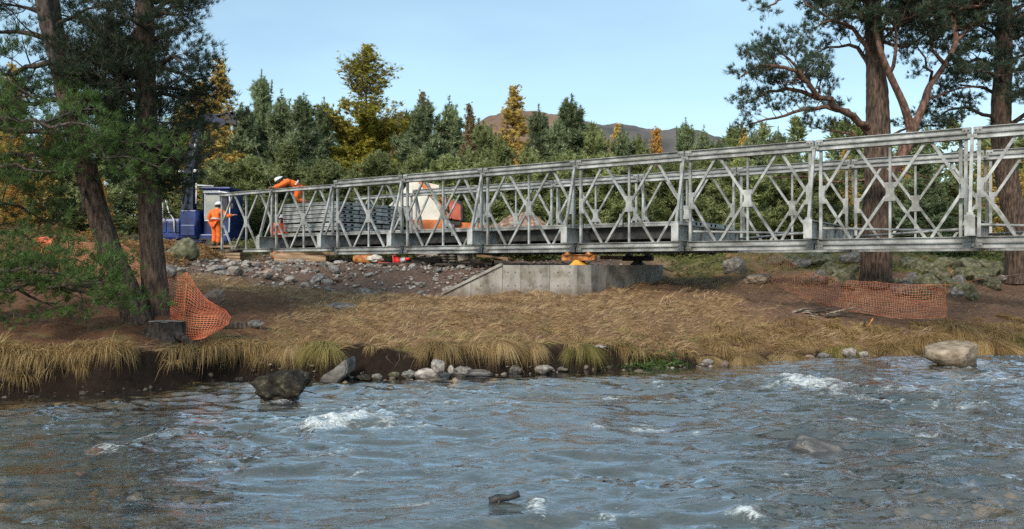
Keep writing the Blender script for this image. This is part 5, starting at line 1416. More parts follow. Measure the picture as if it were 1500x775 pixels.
# worker standing low inside the last bay, facing the stack
b0 = BP(22.15, 1.1, 0); g3 = P(408, 380, b0.y); g3.z = gz(g3.x, g3.y) + 0.02
fx = Vector((0.75, -0.66, 0)).normalized(); rx = Vector((fx.y, -fx.x, 0))
def W3(f, r_, z): return g3 + fx * f + rx * r_ + Vector((0, 0, z))
J = dict(pelvis=W3(0, 0, .95), chest=W3(.05, 0, 1.31), neck=W3(.08, 0, 1.49), head=W3(.11, 0, 1.63), shL=W3(.04, -.2, 1.41), shR=W3(.04, .2, 1.41),
         elL=W3(.14, -.27, 1.13), wrL=W3(.34, -.2, 1.18), elR=W3(.05, .30, 1.12), wrR=W3(.26, .30, 1.02), hipL=W3(0, -.1, .9), hipR=W3(0, .1, .9), knL=W3(.05, -.12, .5), knR=W3(.02, .12, .5),
         anL=W3(-.02, -.13, .09), anR=W3(-.05, .13, .09), toeL=W3(.15, -.15, .05), toeR=W3(.12, .15, .05))
person(J, 'person in red-orange jacket and white helmet standing behind the left end of the plank stack', M['hivis_red'], M['hivis'], fx)

# ------------------------------------------------------------------ orange mesh fences
def bic(grid, nu, nv):
    """smooth interpolation of a rows x cols grid of points (Catmull-Rom in both directions)"""
    G = np.array([[list(p) for p in row] for row in grid], float)
    def cr(Pt, n):
        m = len(Pt); out = []
        for i in range(n + 1):
            u = i / n * (m - 1); k = min(int(u), m - 2); f = u - k
            p0, p1, p2, p3 = Pt[max(k - 1, 0)], Pt[k], Pt[k + 1], Pt[min(k + 2, m - 1)]
            out.append(0.5 * ((2 * p1) + (-p0 + p2) * f + (2 * p0 - 5 * p1 + 4 * p2 - p3) * f ** 2 + (-p0 + 3 * p1 - 3 * p2 + p3) * f ** 3))
        return np.array(out)
    A_ = np.array([cr(row, nu) for row in G])            # rows x (nu+1) x 3
    B_ = np.array([cr(A_[:, j], nv) for j in range(nu + 1)])   # (nu+1) x (nv+1) x 3
    return B_
def net_mesh(nm, grid, nu, nv, wu, wv, mat, wob=0.02, seed=1, org=None):
    r = np.random.default_rng(seed)
    S = bic(grid, nu, nv)
    I, Jj = np.meshgrid(np.arange(nu + 1), np.arange(nv + 1), indexing='ij')
    S[..., 1] += wob * 2 * fbm(I * 0.13 + seed, Jj * 0.2, 3); S[..., 2] += wob * fbm(I * 0.11 + 9, Jj * 0.23 + seed, 3); S[..., 0] += wob * 0.7 * fbm(I * 0.2 + 3, Jj * 0.2, 2)
    if org is not None:
        S[..., 2] = np.maximum(S[..., 2], ground(S[..., 0] + org.x, S[..., 1] + org.y) + 0.03 - org.z)
    du = np.gradient(S, axis=0); dv = np.gradient(S, axis=1)
    du /= np.linalg.norm(du, axis=2, keepdims=True) + 1e-9; dv /= np.linalg.norm(dv, axis=2, keepdims=True) + 1e-9
    VV, FF = [], []; b = 0
    def strip(C, Wd, th):
        nonlocal b
        n_ = len(C)
        nrm = np.cross(np.gradient(C, axis=0), Wd); nrm /= np.linalg.norm(nrm, axis=1, keepdims=True) + 1e-9
        V = np.stack([C - Wd, C + Wd, C + Wd + nrm * th, C - Wd + nrm * th], 1).reshape(-1, 3)
        for i in range(n_ - 1):
            a = b + 4 * i
            for k in range(4): FF.append((a + k, a + (k + 1) % 4, a + 4 + (k + 1) % 4, a + 4 + k))
        VV.append(V); b += len(V)
    for j in range(nv + 1): strip(S[:, j], dv[:, j] * wv / 2 * (2.0 if j in (0, nv) else 1), 0.003)
    for i in range(nu + 1): strip(S[i] + 0.002, du[i] * wu / 2, 0.003)
    return npmesh(nm, np.concatenate(VV), np.array(FF), mat)
# right: draped fence behind the bridge
fr_ = empty('orange_mesh_fence', P(1384, 466, 18.9)); tag(fr_, 'faded orange plastic mesh fence sagging along the path behind the bridge', 'fence')
fr_inv = -fr_.location
top_ = [(1050, 362, 28.0), (1080, 360, 26.8), (1122, 363, 25.2), (1172, 391, 22.6), (1220, 409, 21.2), (1260, 411, 20.4), (1324, 417, 19.4), (1385, 417, 18.9)]
bot_ = [(1062, 372, 27.4), (1090, 388, 25.4), (1128, 409, 23.0), (1170, 433, 21.0), (1216, 448, 20.1), (1262, 459, 19.5), (1324, 467, 18.9), (1385, 466, 18.7)]
g_ = [[P(*t) + fr_inv for t in top_], [(P(*t) * .5 + P(*q) * .5) + fr_inv + Vector((0.02, 0.02, -0.03)) for t, q in zip(top_, bot_)], [P(*q) + fr_inv for q in bot_]]
link('net', net_mesh('net', g_, 120, 19, 0.0055, 0.006, M['net_faded'], 0.04, 3, fr_.location), fr_)['kind'] = 'stuff'
for (px, pt, pb, Y) in ((1385, 411, 468, 18.75), (1240, 408, 456, 19.9), (1164, 398, 433, 21.4), (1320, 414, 468, 19.1)):
    MB().tube([P(px, pb, Y) + fr_inv - Vector((0, 0, .1)), P(px - .5, pt + 3, Y) + fr_inv], 0.006, 6).build('fence_pin', M['rust_orange'], fr_)
MB().tube([P(1385, 418, 18.75) + fr_inv, P(1440, 408, 20) + fr_inv, P(1500, 401, 21.5) + fr_inv], 0.006, 5).build('top_line', M['net_faded'], fr_)
# left: crumpled net at the stump
nl = empty('orange_mesh_net', P(285, 490, 14.1)); tag(nl, 'bright orange plastic mesh crumpled over a pin beside the stump', 'mesh net')
iv = -nl.location
def rowp(l): return [P(*q) + iv for q in l]
link('net', net_mesh('net', [
    rowp([(246, 405, 14.9), (262, 408, 14.7), (275, 400, 14.35), (296, 431, 14.2), (318, 448, 14.2), (330, 455, 14.3)]),
    rowp([(250, 428, 14.9), (266, 432, 14.6), (275, 430, 14.1), (296, 446, 13.95), (322, 455, 14.0), (337, 463, 14.1)]),
    rowp([(250, 450, 14.5), (262, 455, 14.3), (271, 456, 13.95), (292, 462, 13.75), (318, 462, 13.8), (336, 470, 13.95)]),
    rowp([(250, 466, 14.2), (258, 474, 14.0), (270, 478, 13.75), (288, 480, 13.6), (310, 479, 13.65), (332, 477, 13.85)]),
    rowp([(262, 502, 13.75), (266, 500, 13.7), (274, 499, 13.6), (290, 497, 13.5), (306, 492, 13.55), (325, 482, 13.75)])], 24, 26, 0.007, 0.010, M['net'], 0.02, 5), nl)['kind'] = 'stuff'
MB().tube([P(269, 500, 13.9) + iv, P(269, 470, 13.9) + iv, P(275, 398, 14.3) + iv], 0.010, 6).build('fence_pin', M['rust_orange'], nl)
n2_ = empty('orange_mesh_net', P(200, 420, 17)); tag(n2_, 'dull orange mesh barrier strung low between the leaning trunk and upright trunk', 'mesh net')
iv = -n2_.location
def rowp(l): return [P(*q) + iv for q in l]
link('net', net_mesh('net', [
    rowp([(88, 352, 21), (130, 356, 20), (176, 358, 18.5), (206, 382, 17.2), (250, 404, 15.4)]),
    rowp([(96, 372, 20.5), (135, 378, 19.5), (178, 388, 18), (208, 404, 16.8), (252, 418, 15.2)]),
    rowp([(110, 388, 20), (140, 396, 19), (180, 412, 17.5), (212, 424, 16.4), (252, 434, 15.0)])], 70, 17, 0.011, 0.012, M['net_faded'], 0.03, 7, n2_.location), n2_)['kind'] = 'stuff'
n3_ = empty('orange_mesh_net', P(64, 365, 20)); tag(n3_, 'scrunched red-orange mesh caught in the low branches at the left', 'mesh net')
iv = -n3_.location
link('net', net_mesh('net', [rowp([(48, 352, 20), (58, 348, 20.2), (74, 350, 19.9), (80, 352, 20)]), rowp([(46, 362, 19.8), (60, 364, 20.1), (72, 360, 19.7), (86, 366, 20)]), rowp([(52, 374, 19.9), (62, 378, 20.1), (76, 374, 19.7), (92, 384, 20)])], 18, 14, 0.03, 0.03, M['net'], 0.06, 8), n3_)['kind'] = 'stuff'

# ------------------------------------------------------------------ stump, dead branches, stick
def stump():
    c = P(243, 489, 13.7); c.z = gz(c.x, c.y)
    root = empty('tree_stump', c); tag(root, 'old weathered stump with flared roots beside the orange net', 'tree stump')
    n_ = 40; rows = []
    H = (465 - 489) / -F * 13.7
    for i in range(9):
        f = i / 8
        for k in range(n_):
            a = 2 * math.pi * k / n_
            r_ = 0.27 * (1 + 0.42 * (1 - f) ** 2 * (1 + 0.6 * math.sin(a * 5 + 1))) * (1 + 0.05 * mnoise.noise(Vector((math.cos(a) * 4, math.sin(a) * 4, f * 1.2))) + 0.04 * math.sin(a * 13))
            rows.append((math.cos(a) * r_ * 1.15, math.sin(a) * r_ * .9, -0.08 + f * (H + 0.08) + 0.02 * mnoise.noise(Vector((math.cos(a) * 2, math.sin(a) * 2, 0)))))
    fs = [(i * n_ + k, i * n_ + (k + 1) % n_, (i + 1) * n_ + (k + 1) % n_, (i + 1) * n_ + k) for i in range(8) for k in range(n_)]
    MB().add(rows, fs, True).build('bark', M['bark_dark'], root)
    top = rows[8 * n_:]
    MB().add([(x * .97, y * .97, z + 0.006) for x, y, z in top] + [(0, 0, top[0][2] + 0.03)], [(k, (k + 1) % n_, n_) for k in range(n_)]).build('cut_face', M['dead'], root)
    for dx, dy, L in ((0.45, -.25, .5), (-.5, -.2, .45), (.3, .3, .4)):
        MB().tube([(dx * .4, dy * .4, .10), (dx * .8, dy * .8, .03), (dx * (.8 + L), dy * (.8 + L), -.06)], [.10, .07, .03], 8).build('root', M['bark_dark'], root)
stump()
plank('fallen_limb', P(300, 478, 13.9), P(362, 476, 14.2), 0.12, 0.12, M['bark_dark'], 'dark rotten limb lying in the grass right of the crumpled net', 'branch')
# roots hanging from the undercut left bank
_q2 = random.Random(9)
rt = MB()
for i in range(46):
    x = _q2.uniform(-8.2, -1.0); y0 = float(Yw(np.array([x]))[0]) + .36
    z0 = gz(x, y0 + .1) - .03; L = _q2.uniform(.15, .45)
    p0 = Vector((x, y0, z0)); p1 = p0 + Vector((_q2.uniform(-.1, .1), -.16, -L * .4)); p2 = p1 + Vector((_q2.uniform(-.15, .15), -.03, -L * .6))
    rt.tube([p0, p1, p2], [.012, .008, .003], 4)
tag(rt.build('roots', M['twig'], None), 'thin bare roots hanging from the dark undercut bank', kind='stuff')
db = empty('dead_branch', P(1200, 465, 19.2)); tag(db, 'pale bare dead branch lying on brown earth below the orange fence', 'branch')
_q = random.Random(4)
for i in range(13):
    a = P(1145 + _q.uniform(0, 75), 463 + _q.uniform(-3, 9), 19.0) - db.location
    L = _q.uniform(.5, 1.5); an = _q.uniform(-.35, .35)
    pts = [a + Vector((L * u * math.cos(an), L * u * math.sin(an) + _q.uniform(-.03, .03), 0.04 + .1 * math.sin(u * 3) + _q.uniform(-.03, .03))) for u in (0, .3, .6, 1)]
    MB().tube(pts, [.028, .022, .016, .006], 6).build('twig', M['dead'] if i % 3 else M['timber_dark'], db)
for i, (px, lb) in enumerate(((1272, 'short reddish stake standing in the earth at the fence foot'), (1265, 'thin dark stake leaning by the reddish stake at the fence foot'))):
    tag(MB().tube([P(px, 478, 18.4), P(px + 7 - i * 3, 466, 18.4)], .018, 6).build('stake', M['rust_orange'] if i == 0 else M['timber_dark'], None), lb, 'stake')
o = MB().tube([Vector((0, 0, 0)), Vector((.10, .02, .03)), Vector((.22, .05, .025)), Vector((.34, .06, .07))], [.045, .05, .035, .042], 8).tube([Vector((.12, .02, .03)), Vector((.10, -.05, -.02))], [.025, .012], 6).build('driftwood', M['black_steel'], None, loc=P(717, 745, F * CAMZ / (745 - 387.5)) + Vector((0, 0, .06)))
o.scale = (.72, .72, .72)
tag(o, 'dark wet stick jutting out of the river in the near water', 'driftwood')
# ------------------------------------------------------------------ trees
class Tree:
    """collects tapered branch segments and needle tufts"""
    def __init__(s, seed):
        s.r = np.random.default_rng(seed); s.rd = random.Random(seed)
        s.a = []; s.b = []; s.ra = []; s.rb = []
        s.tc = []; s.td = []; s.tl = []; s.tt = []
    def seg(s, a, b, ra, rb):
        s.a.append(tuple(a)); s.b.append(tuple(b)); s.ra.append(ra); s.rb.append(rb)
    def tuft(s, c, d, L, t):
        s.tc.append(tuple(c)); s.td.append(tuple(d)); s.tl.append(L); s.tt.append(t)
    def seg_mesh(s, name, mat, n=4):
        A_, B_ = np.array(s.a), np.array(s.b); ra, rb = np.array(s.ra), np.array(s.rb)
        D = B_ - A_; D /= np.linalg.norm(D, axis=1, keepdims=True) + 1e-9
        ref = np.where(np.abs(D[:, 2:3]) < 0.9, np.array([[0, 0, 1.0]]), np.array([[1.0, 0, 0]]))
        U = np.cross(D, ref); U /= np.linalg.norm(U, axis=1, keepdims=True); W_ = np.cross(D, U)
        ring = [(np.cos(2 * np.pi * k / n), np.sin(2 * np.pi * k / n)) for k in range(n)]
        V = np.stack([A_ + (U * c + W_ * q) * ra[:, None] for c, q in ring] + [B_ + D * rb[:, None] * .3 + (U * c + W_ * q) * rb[:, None] for c, q in ring], 1)
        Fs = np.array([(k, (k + 1) % n, n + (k + 1) % n, n + k) for k in range(n)])
        Fa = (Fs[None] + (np.arange(len(A_)) * 2 * n)[:, None, None]).reshape(-1, 4)
        return npmesh(name, V.reshape(-1, 3), Fa, mat, smooth=True)
    def tuft_mesh(s, name, mat, k=12, width=0.018, spread=0.55, lo=0.6):
        C = np.array(s.tc); D = np.array(s.td); L = np.array(s.tl); T = np.array(s.tt)
        D /= np.linalg.norm(D, axis=1, keepdims=True) + 1e-9
        n_ = len(C)
        dirs = D[:, None, :] + s.r.normal(0, spread, (n_, k, 3)); dirs /= np.linalg.norm(dirs, axis=2, keepdims=True)
        ln = L[:, None, None] * s.r.uniform(lo, 1.1, (n_, k, 1))
        base = C[:, None, :] + s.r.normal(0, 0.12, (n_, k, 3)) * L[:, None, None]
        sd = np.cross(dirs, s.r.normal(size=(n_, k, 3))); sd /= np.linalg.norm(sd, axis=2, keepdims=True)
        wd = width * (L / np.mean(L))[:, None, None]
        tip = base + dirs * ln
        V = np.stack([base - sd * wd, base + sd * wd, tip], 2).reshape(-1, 3)
        Fa = np.arange(n_ * k * 3).reshape(-1, 3)
        t = np.clip(np.repeat(T, k * 3) + s.r.normal(0, 0.12, n_ * k).repeat(3), 0, 1)
        return npmesh(name, V, Fa, mat, tint=t)
    # ---- an old-pine limb: polyline pts, with side branches carrying needle pads
    def limb(s, pts, r0, r1, start=0.3, spacing=0.32, blen=1.1, dens=1.0, droop=0.0, L=0.15, tint=0.5, bare=False, upb=0.35):
        pts = [Vector(p) for p in pts]
        # resample
        ds = [0]
        for i in range(len(pts) - 1): ds.append(ds[-1] + (pts[i + 1] - pts[i]).length)
        tot = ds[-1]; n_ = max(3, int(tot / 0.28))
        q = []
        for i in range(n_ + 1):
            d = tot * i / n_; k = 0
            while k < len(ds) - 2 and ds[k + 1] < d: k += 1
            f = (d - ds[k]) / max(1e-6, ds[k + 1] - ds[k])
            p0, p1, p2, p3 = pts[max(k - 1, 0)], pts[k], pts[k + 1], pts[min(k + 2, len(pts) - 1)]
            v = 0.5 * ((2 * p1) + (-p0 + p2) * f + (2 * p0 - 5 * p1 + 4 * p2 - p3) * f * f + (-p0 + 3 * p1 - 3 * p2 + p3) * f ** 3)
            j = 0.035 if 0 < i < n_ else 0
            q.append(v + Vector((s.rd.gauss(0, j), s.rd.gauss(0, j), s.rd.gauss(0, j))))
        for i in range(n_):
            f0, f1 = i / n_, (i + 1) / n_
            s.seg(q[i], q[i + 1], r0 + (r1 - r0) * f0, r0 + (r1 - r0) * f1)
        d = start * tot
        while d < tot:
            f = d / tot; i = min(int(f * n_), n_ - 1)
            p = q[i].lerp(q[i + 1], f * n_ - i); t = (q[i + 1] - q[i]).normalized()
            rv = Vector((s.rd.gauss(0, 1), s.rd.gauss(0, 1), s.rd.gauss(0, .6)))
            sd = (rv - t * rv.dot(t)).normalized()
            dr = (t * 0.55 + sd * 0.9 + Vector((0, 0, upb - droop))).normalized()
            s.branch(p, dr, blen * s.rd.uniform(0.45, 1.15) * (1.1 - 0.45 * f), max(0.008, (r0 + (r1 - r0) * f) * 0.34), dens, droop, L, tint, bare)
            d += spacing * s.rd.uniform(0.6, 1.4)
        if not bare: s.pad(q[-1], (q[-1] - q[-2]).normalized(), 0.35, dens, L, tint)
    def branch(s, p, d, ln, r, dens, droop, L, tint, bare):
        n_ = 4; q = [Vector(p)]; dd = Vector(d)
        for i in range(n_):
            dd = (dd + Vector((s.rd.gauss(0, .18), s.rd.gauss(0, .18), s.rd.gauss(0.06 - droop * .5, .12)))).normalized()
            q.append(q[-1] + dd * ln / n_)
        for i in range(n_): s.seg(q[i], q[i + 1], r * (1 - i / n_ * .8), r * (1 - (i + 1) / n_ * .8))
        tw = max(3, int(ln * 8.5))
        for j in range(tw):
            f = s.rd.uniform(0.3, 1.0); i = min(int(f * n_), n_ - 1); b = q[i].lerp(q[i + 1], f * n_ - i)
            t = (q[i + 1] - q[i]).normalized(); rv = Vector((s.rd.gauss(0, 1), s.rd.gauss(0, 1), s.rd.gauss(0, .5)))
            sd = (rv - t * rv.dot(t)).normalized()
            td = (t * .8 + sd * .8 + Vector((0, 0, .3 - droop))).normalized()
            tl = s.rd.uniform(.18, .42) * (0.6 + 0.4 * min(1, ln))
            e = b + td * tl
            s.seg(b, e, max(.005, r * .3), .004)
            if not bare: s.pad(b.lerp(e, .5), td, tl, dens, L, tint)
    def pad(s, c, d, ln, dens, L, tint):
        k = max(1, int(round(3.0 * dens * s.rd.uniform(.7, 1.3))))
        tt = tint + s.rd.gauss(0, .12)
        for i in range(k):
            o = Vector((s.rd.gauss(0, .10), s.rd.gauss(0, .10), s.rd.gauss(0.02, .05))) + d * s.rd.uniform(-.1, .6) * ln
            s.tuft(c + o, d * .7 + Vector((s.rd.gauss(0, .3), s.rd.gauss(0, .3), .55 + s.rd.gauss(0, .2))), L * s.rd.uniform(.75, 1.2), tt)

def trunk_mesh(name, pts, rad, mat, seed=1, n=28, flare=True, ridge=0.075, step=0.09):
    """old trunk: smooth path, flared foot, deep bark plates as relief"""
    pts = [Vector(p) for p in pts]; ds = [0]
    for i in range(len(pts) - 1): ds.append(ds[-1] + (pts[i + 1] - pts[i]).length)
    m = int(ds[-1] / step)
    rows = []
    for i in range(m + 1):
        d = ds[-1] * i / m; k = 0
        while k < len(ds) - 2 and ds[k + 1] < d: k += 1
        f = (d - ds[k]) / (ds[k + 1] - ds[k])
        p0, p1, p2, p3 = pts[max(k - 1, 0)], pts[k], pts[k + 1], pts[min(k + 2, len(pts) - 1)]
        c = 0.5 * ((2 * p1) + (-p0 + p2) * f + (2 * p0 - 5 * p1 + 4 * p2 - p3) * f * f + (-p0 + 3 * p1 - 3 * p2 + p3) * f ** 3)
        r_ = rad[k] + (rad[k + 1] - rad[k]) * f
        if flare: r_ *= 1 + 0.22 * math.exp(-d / 0.28)
        rows.append((c, r_, d))
    A_ = np.linspace(0, 2 * np.pi, n, endpoint=False)
    V = []
    for c, r_, d in rows:
        u = A_ * n / 6.283 * 0.42
        rl = np.abs(pnoise(np.cos(A_) * 3.4 + seed * 7, np.sin(A_) * 3.4 + d * 1.1)) + 0.5 * np.abs(pnoise(np.cos(A_) * 7.5 + seed, np.sin(A_) * 7.5 + d * 2.6))
        fl = 1 + (0.10 * np.sin(A_ * 5 + seed) * math.exp(-d / 0.35) if flare else 0)
        rr = r_ * fl * (1 - ridge + ridge * 2.6 * rl)
        V.append(np.stack([c.x + np.cos(A_) * rr, c.y + np.sin(A_) * rr, np.full(n, c.z)], -1))
    V = np.concatenate(V); idx = np.arange((m + 1) * n).reshape(m + 1, n)
    Fq = np.stack([idx[:-1], np.roll(idx, -1, 1)[:-1], np.roll(idx, -1, 1)[1:], idx[1:]], -1).reshape(-1, 4)
    return npmesh(name, V, Fq, mat, smooth=True)

def old_pine(label, base, trunks, limbs, mats, seed, auto=(), cat='pine tree', L=0.15, k=12, width=0.011):
    root = empty('pine_tree', base); tag(root, label, cat)
    iv = -Vector(base)
    for pts, rad, mt in trunks:
        link('trunk', trunk_mesh('trunk', [p + iv for p in pts], rad, mt, seed), root)
    T = Tree(seed)
    for pts, r0, r1, kw in limbs: T.limb([p + iv for p in pts], r0, r1, L=L, **kw)
    for pts, n_, ln, kw, azr in auto:                    # limbs thrown out all round the upper trunk
        pts = [p + iv for p in pts]
        for i in range(n_):
            f = T.rd.uniform(0, 1); u = f * (len(pts) - 1); kk = min(int(u), len(pts) - 2); p = pts[kk].lerp(pts[kk + 1], u - kk)
            az = R(T.rd.uniform(*azr)); l = ln * T.rd.uniform(.55, 1.1)
            d = Vector((math.cos(az), math.sin(az), 0))
            T.limb([p, p + d * l * .35 + Vector((0, 0, l * T.rd.uniform(-.04, .16))), p + d * l * .7 + Vector((0, 0, l * T.rd.uniform(-.06, .26))), p + d * l + Vector((0, 0, l * T.rd.uniform(-.05, .4)))], .055, .012, L=L, **kw)
    link('branches', T.seg_mesh('branches', mats[0], 5), root)
    link('crown', T.tuft_mesh('crown', mats[1], k, width), root)
    return root

# ---- right: big pine with a red forked limb
YC = 22.0
def c_(px, py, dy=0.0): return P(px, py, YC + dy)
bC = c_(1283, 418); bC.z = gz(bC.x, bC.y) - 0.05
tr_ = [bC, c_(1284, 330), c_(1287, 255), c_(1285, 150), c_(1281, 60), c_(1278, -40), c_(1280, -150)]
tD = [c_(1296, 268, -.1), c_(1322, 226, -.3), c_(1338, 188, -.4)]
tD1 = [c_(1336, 192, -.4), c_(1322, 150, -.6), c_(1303, 108, -.8), c_(1290, 75, -.9), c_(1283, 30, -.9), c_(1286, -40, -.9)]
tD2 = [c_(1337, 190, -.4), c_(1354, 150, -.3), c_(1362, 126, -.3), c_(1384, 95, -.2), c_(1400, 62, 0), c_(1397, 22, .2), c_(1410, -40, .3)]
lo = dict(start=.35, spacing=.2, blen=1.0, dens=1.7, tint=.5)
hi = dict(start=.25, spacing=.19, blen=1.05, dens=1.8, tint=.5)
sp = dict(start=.4, spacing=.2, blen=.9, dens=1.6, tint=.45)
old_pine('massive old pine with a red forked limb standing behind the right part of the bridge', bC,
 [(tr_, [.39, .365, .37, .28, .23, .17, .12], M['bark']), (tD, [.16, .17, .15], M['bark_red']), (tD1, [.11, .10, .09, .075, .06, .04], M['bark_red']), (tD2, [.11, .10, .09, .085, .07, .055, .035], M['bark_red'])],
 [([c_(1276, 190), c_(1240, 166, -.6), c_(1205, 146, -1.2), c_(1180, 118, -1.6), c_(1145, 98, -1.9), c_(1112, 96, -2), c_(1086, 112, -2)], .11, .025, dict(start=.42, spacing=.16, blen=1.05, dens=2.0, tint=.5)),
  ([c_(1205, 146, -1.2), c_(1168, 132, -1.0), c_(1130, 134, -.9), c_(1098, 150, -.8)], .07, .02, dict(start=.15, spacing=.17, blen=.95, dens=2.0, tint=.45)),
  ([c_(1272, 195), c_(1226, 160, .5), c_(1180, 160, .9), c_(1130, 172, 1.1), c_(1092, 184, 1.2)], .09, .02, dict(start=.3, spacing=.17, blen=.85, dens=1.9, tint=.42)),
  ([c_(1180, 118, -1.6), c_(1150, 80, -1.4), c_(1130, 66, -1.2)], .05, .015, hi),
  ([c_(1280, 112), c_(1255, 70, .3), c_(1222, 66, .6), c_(1196, 78, .8)], .08, .02, hi),
  ([c_(1280, 90), c_(1250, 40, -.4), c_(1220, 30, -.8), c_(1196, 40, -1.2)], .08, .02, hi),
  ([c_(1279, 40), c_(1240, 6, -.5), c_(1190, -12, -1), c_(1140, 2, -1.3), c_(1122, 10, -1.4)], .10, .02, dict(start=.35, spacing=.2, blen=.8, dens=1.2)),
  ([c_(1280, 30), c_(1250, -20, .5), c_(1210, -40, 1)], .08, .02, hi),
  ([c_(1303, 108, -.8), c_(1312, 66, -1.2), c_(1306, 18, -1.4)], .06, .02, sp), ([c_(1384, 95, -.2), c_(1362, 62, -.4), c_(1352, 28, -.6)], .06, .02, sp),
  ([c_(1362, 126), c_(1360, 92, -.8), c_(1340, 60, -1)], .05, .015, sp), ([c_(1400, 62), c_(1424, 40), c_(1446, 30)], .05, .015, hi), ([c_(1354, 150), c_(1398, 132, .3), c_(1440, 128, .5)], .045, .01, sp),
  ([c_(1300, 200), c_(1330, 190, .8), c_(1390, 184, 1.2)], .05, .012, lo), ([c_(1272, 210), c_(1240, 196, .5), c_(1200, 188, .8)], .06, .012, lo), ([c_(1286, 230), c_(1320, 250, .7), c_(1370, 262, 1.1)], .04, .01, dict(start=.3, spacing=.5, blen=.8, bare=True)),
  ([c_(1272, 262), c_(1230, 268, .4), c_(1170, 258, .8), c_(1120, 262, 1.2)], .04, .01, dict(start=.3, spacing=.5, blen=.8, bare=True))],
 (M['bark_red'], M['pine_right']), 61,
 auto=[([c_(1281, 60), c_(1278, -40), c_(1280, -150)], 26, 2.6, hi, (0, 360)), ([c_(1397, 22), c_(1410, -40)], 9, 1.3, hi, (0, 360)), ([c_(1283, 30), c_(1286, -40)], 7, 1.2, hi, (0, 360))], L=.14, width=.0062, k=20)
# ---- far right pine
YD = 23.5
def e_(px, py, dy=0.0): return P(px, py, YD + dy)
bE = e_(1492, 425); bE.z = gz(bE.x, bE.y) - 0.05
old_pine('dark straight pine trunk at the right edge behind the bridge', bE,
 [([bE, e_(1487, 330), e_(1474, 250), e_(1467, 190), e_(1469, 100), e_(1472, 0), e_(1474, -150)], [.31, .30, .30, .28, .24, .19, .12], M['bark'])],
 [([e_(1468, 185), e_(1440, 166, -.3), e_(1405, 160, -.6), e_(1372, 172, -.9)], .07, .02, lo), ([e_(1468, 140), e_(1440, 128, .3), e_(1404, 124, .6)], .07, .02, lo), ([e_(1468, 100), e_(1430, 88, -.6), e_(1390, 96, -1)], .08, .02, hi),
  ([e_(1470, 60), e_(1440, 36, -.3), e_(1402, 40, -.6)], .07, .02, hi), ([e_(1472, 112), e_(1500, 98, -.6), e_(1545, 92, -1)], .08, .02, hi), ([e_(1470, 190), e_(1502, 168, -.4), e_(1545, 156, -.8)], .09, .02, hi),
  ([e_(1472, 40), e_(1505, 20, -.4), e_(1545, 18)], .08, .02, hi), ([e_(1470, 150), e_(1495, 136, -1.2), e_(1520, 134, -2)], .06, .02, hi), ([e_(1469, 120), e_(1455, 108, -1.5), e_(1430, 104, -2.4)], .06, .02, hi)],
 (M['bark_dark'], M['pine_right']), 63, auto=[([e_(1469, 110), e_(1472, 0), e_(1474, -150)], 20, 2.3, hi, (0, 360))], L=.14, width=.0062, k=20)

# ---- left pines
YA, YB2 = 14.2, 14.6
def a_(px, py, dy=0.0): return P(px, py, YA + dy)
def b_(px, py, dy=0.0): return P(px, py, YB2 + dy)
bA = a_(203, 474); bA.z = gz(bA.x, bA.y) - 0.05
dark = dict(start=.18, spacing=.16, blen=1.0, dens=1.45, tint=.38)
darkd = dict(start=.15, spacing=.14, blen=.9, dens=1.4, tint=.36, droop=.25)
old_pine('leaning pine with a forked upper trunk at the left of the bank', bA,
 [([bA, a_(187, 425), a_(163, 370), a_(140, 300), a_(126, 250), a_(110, 190), a_(96, 130)], [.23, .215, .205, .19, .185, .175, .185], M['bark']),
  ([a_(98, 140), a_(86, 90), a_(70, 35), a_(58, -30), a_(50, -120)], [.155, .145, .135, .12, .10], M['bark_dark']), ([a_(100, 140, .1), a_(96, 90, .1), a_(82, 30, .2), a_(74, -40, .2), a_(70, -120, .3)], [.13, .12, .105, .09, .07], M['bark_dark'])],
 [([a_(78, 60), a_(45, 48), a_(10, 46), a_(-30, 50)], .06, .02, dict(start=.2, spacing=.3, blen=.8, bare=True)), ([a_(88, 90), a_(45, 96, .3), a_(0, 112, .5), a_(-40, 120, .6)], .06, .02, dark),
  ([a_(98, 140), a_(60, 150, .4), a_(20, 150, .7), a_(-25, 155, .8)], .06, .02, dark), ([a_(94, 120), a_(130, 140, .6), a_(165, 160, 1)], .05, .015, dark), ([a_(106, 170), a_(60, 190, .5), a_(10, 200, .9)], .05, .015, darkd),
  ([a_(70, 30), a_(40, 12), a_(5, 5)], .05, .015, dark), ([a_(80, 40), a_(110, 20, .4), a_(150, 10, .8)], .05, .015, dark), ([a_(92, 100), a_(130, 92, .8), a_(170, 100, 1.2)], .05, .015, dark),
  ([a_(60, -20), a_(30, -30), a_(-10, -20)], .05, .015, dark),
  ([a_(104, 150), a_(130, 122), a_(110, 100), ], .016, .006, dict(start=.5, spacing=.6, blen=.3, bare=True)),
  ([a_(128, 262), a_(118, 290, -.3), a_(122, 310, -.5)], .05, .015, dict(start=.3, spacing=.3, blen=.5, bare=True)), ([a_(132, 275), a_(146, 250, -.2), a_(140, 235, -.3)], .03, .01, dict(start=.3, spacing=.3, blen=.5, bare=True))],
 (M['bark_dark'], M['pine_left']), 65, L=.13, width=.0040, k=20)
bB = b_(230, 470); bB.z = gz(bB.x, bB.y) - 0.05
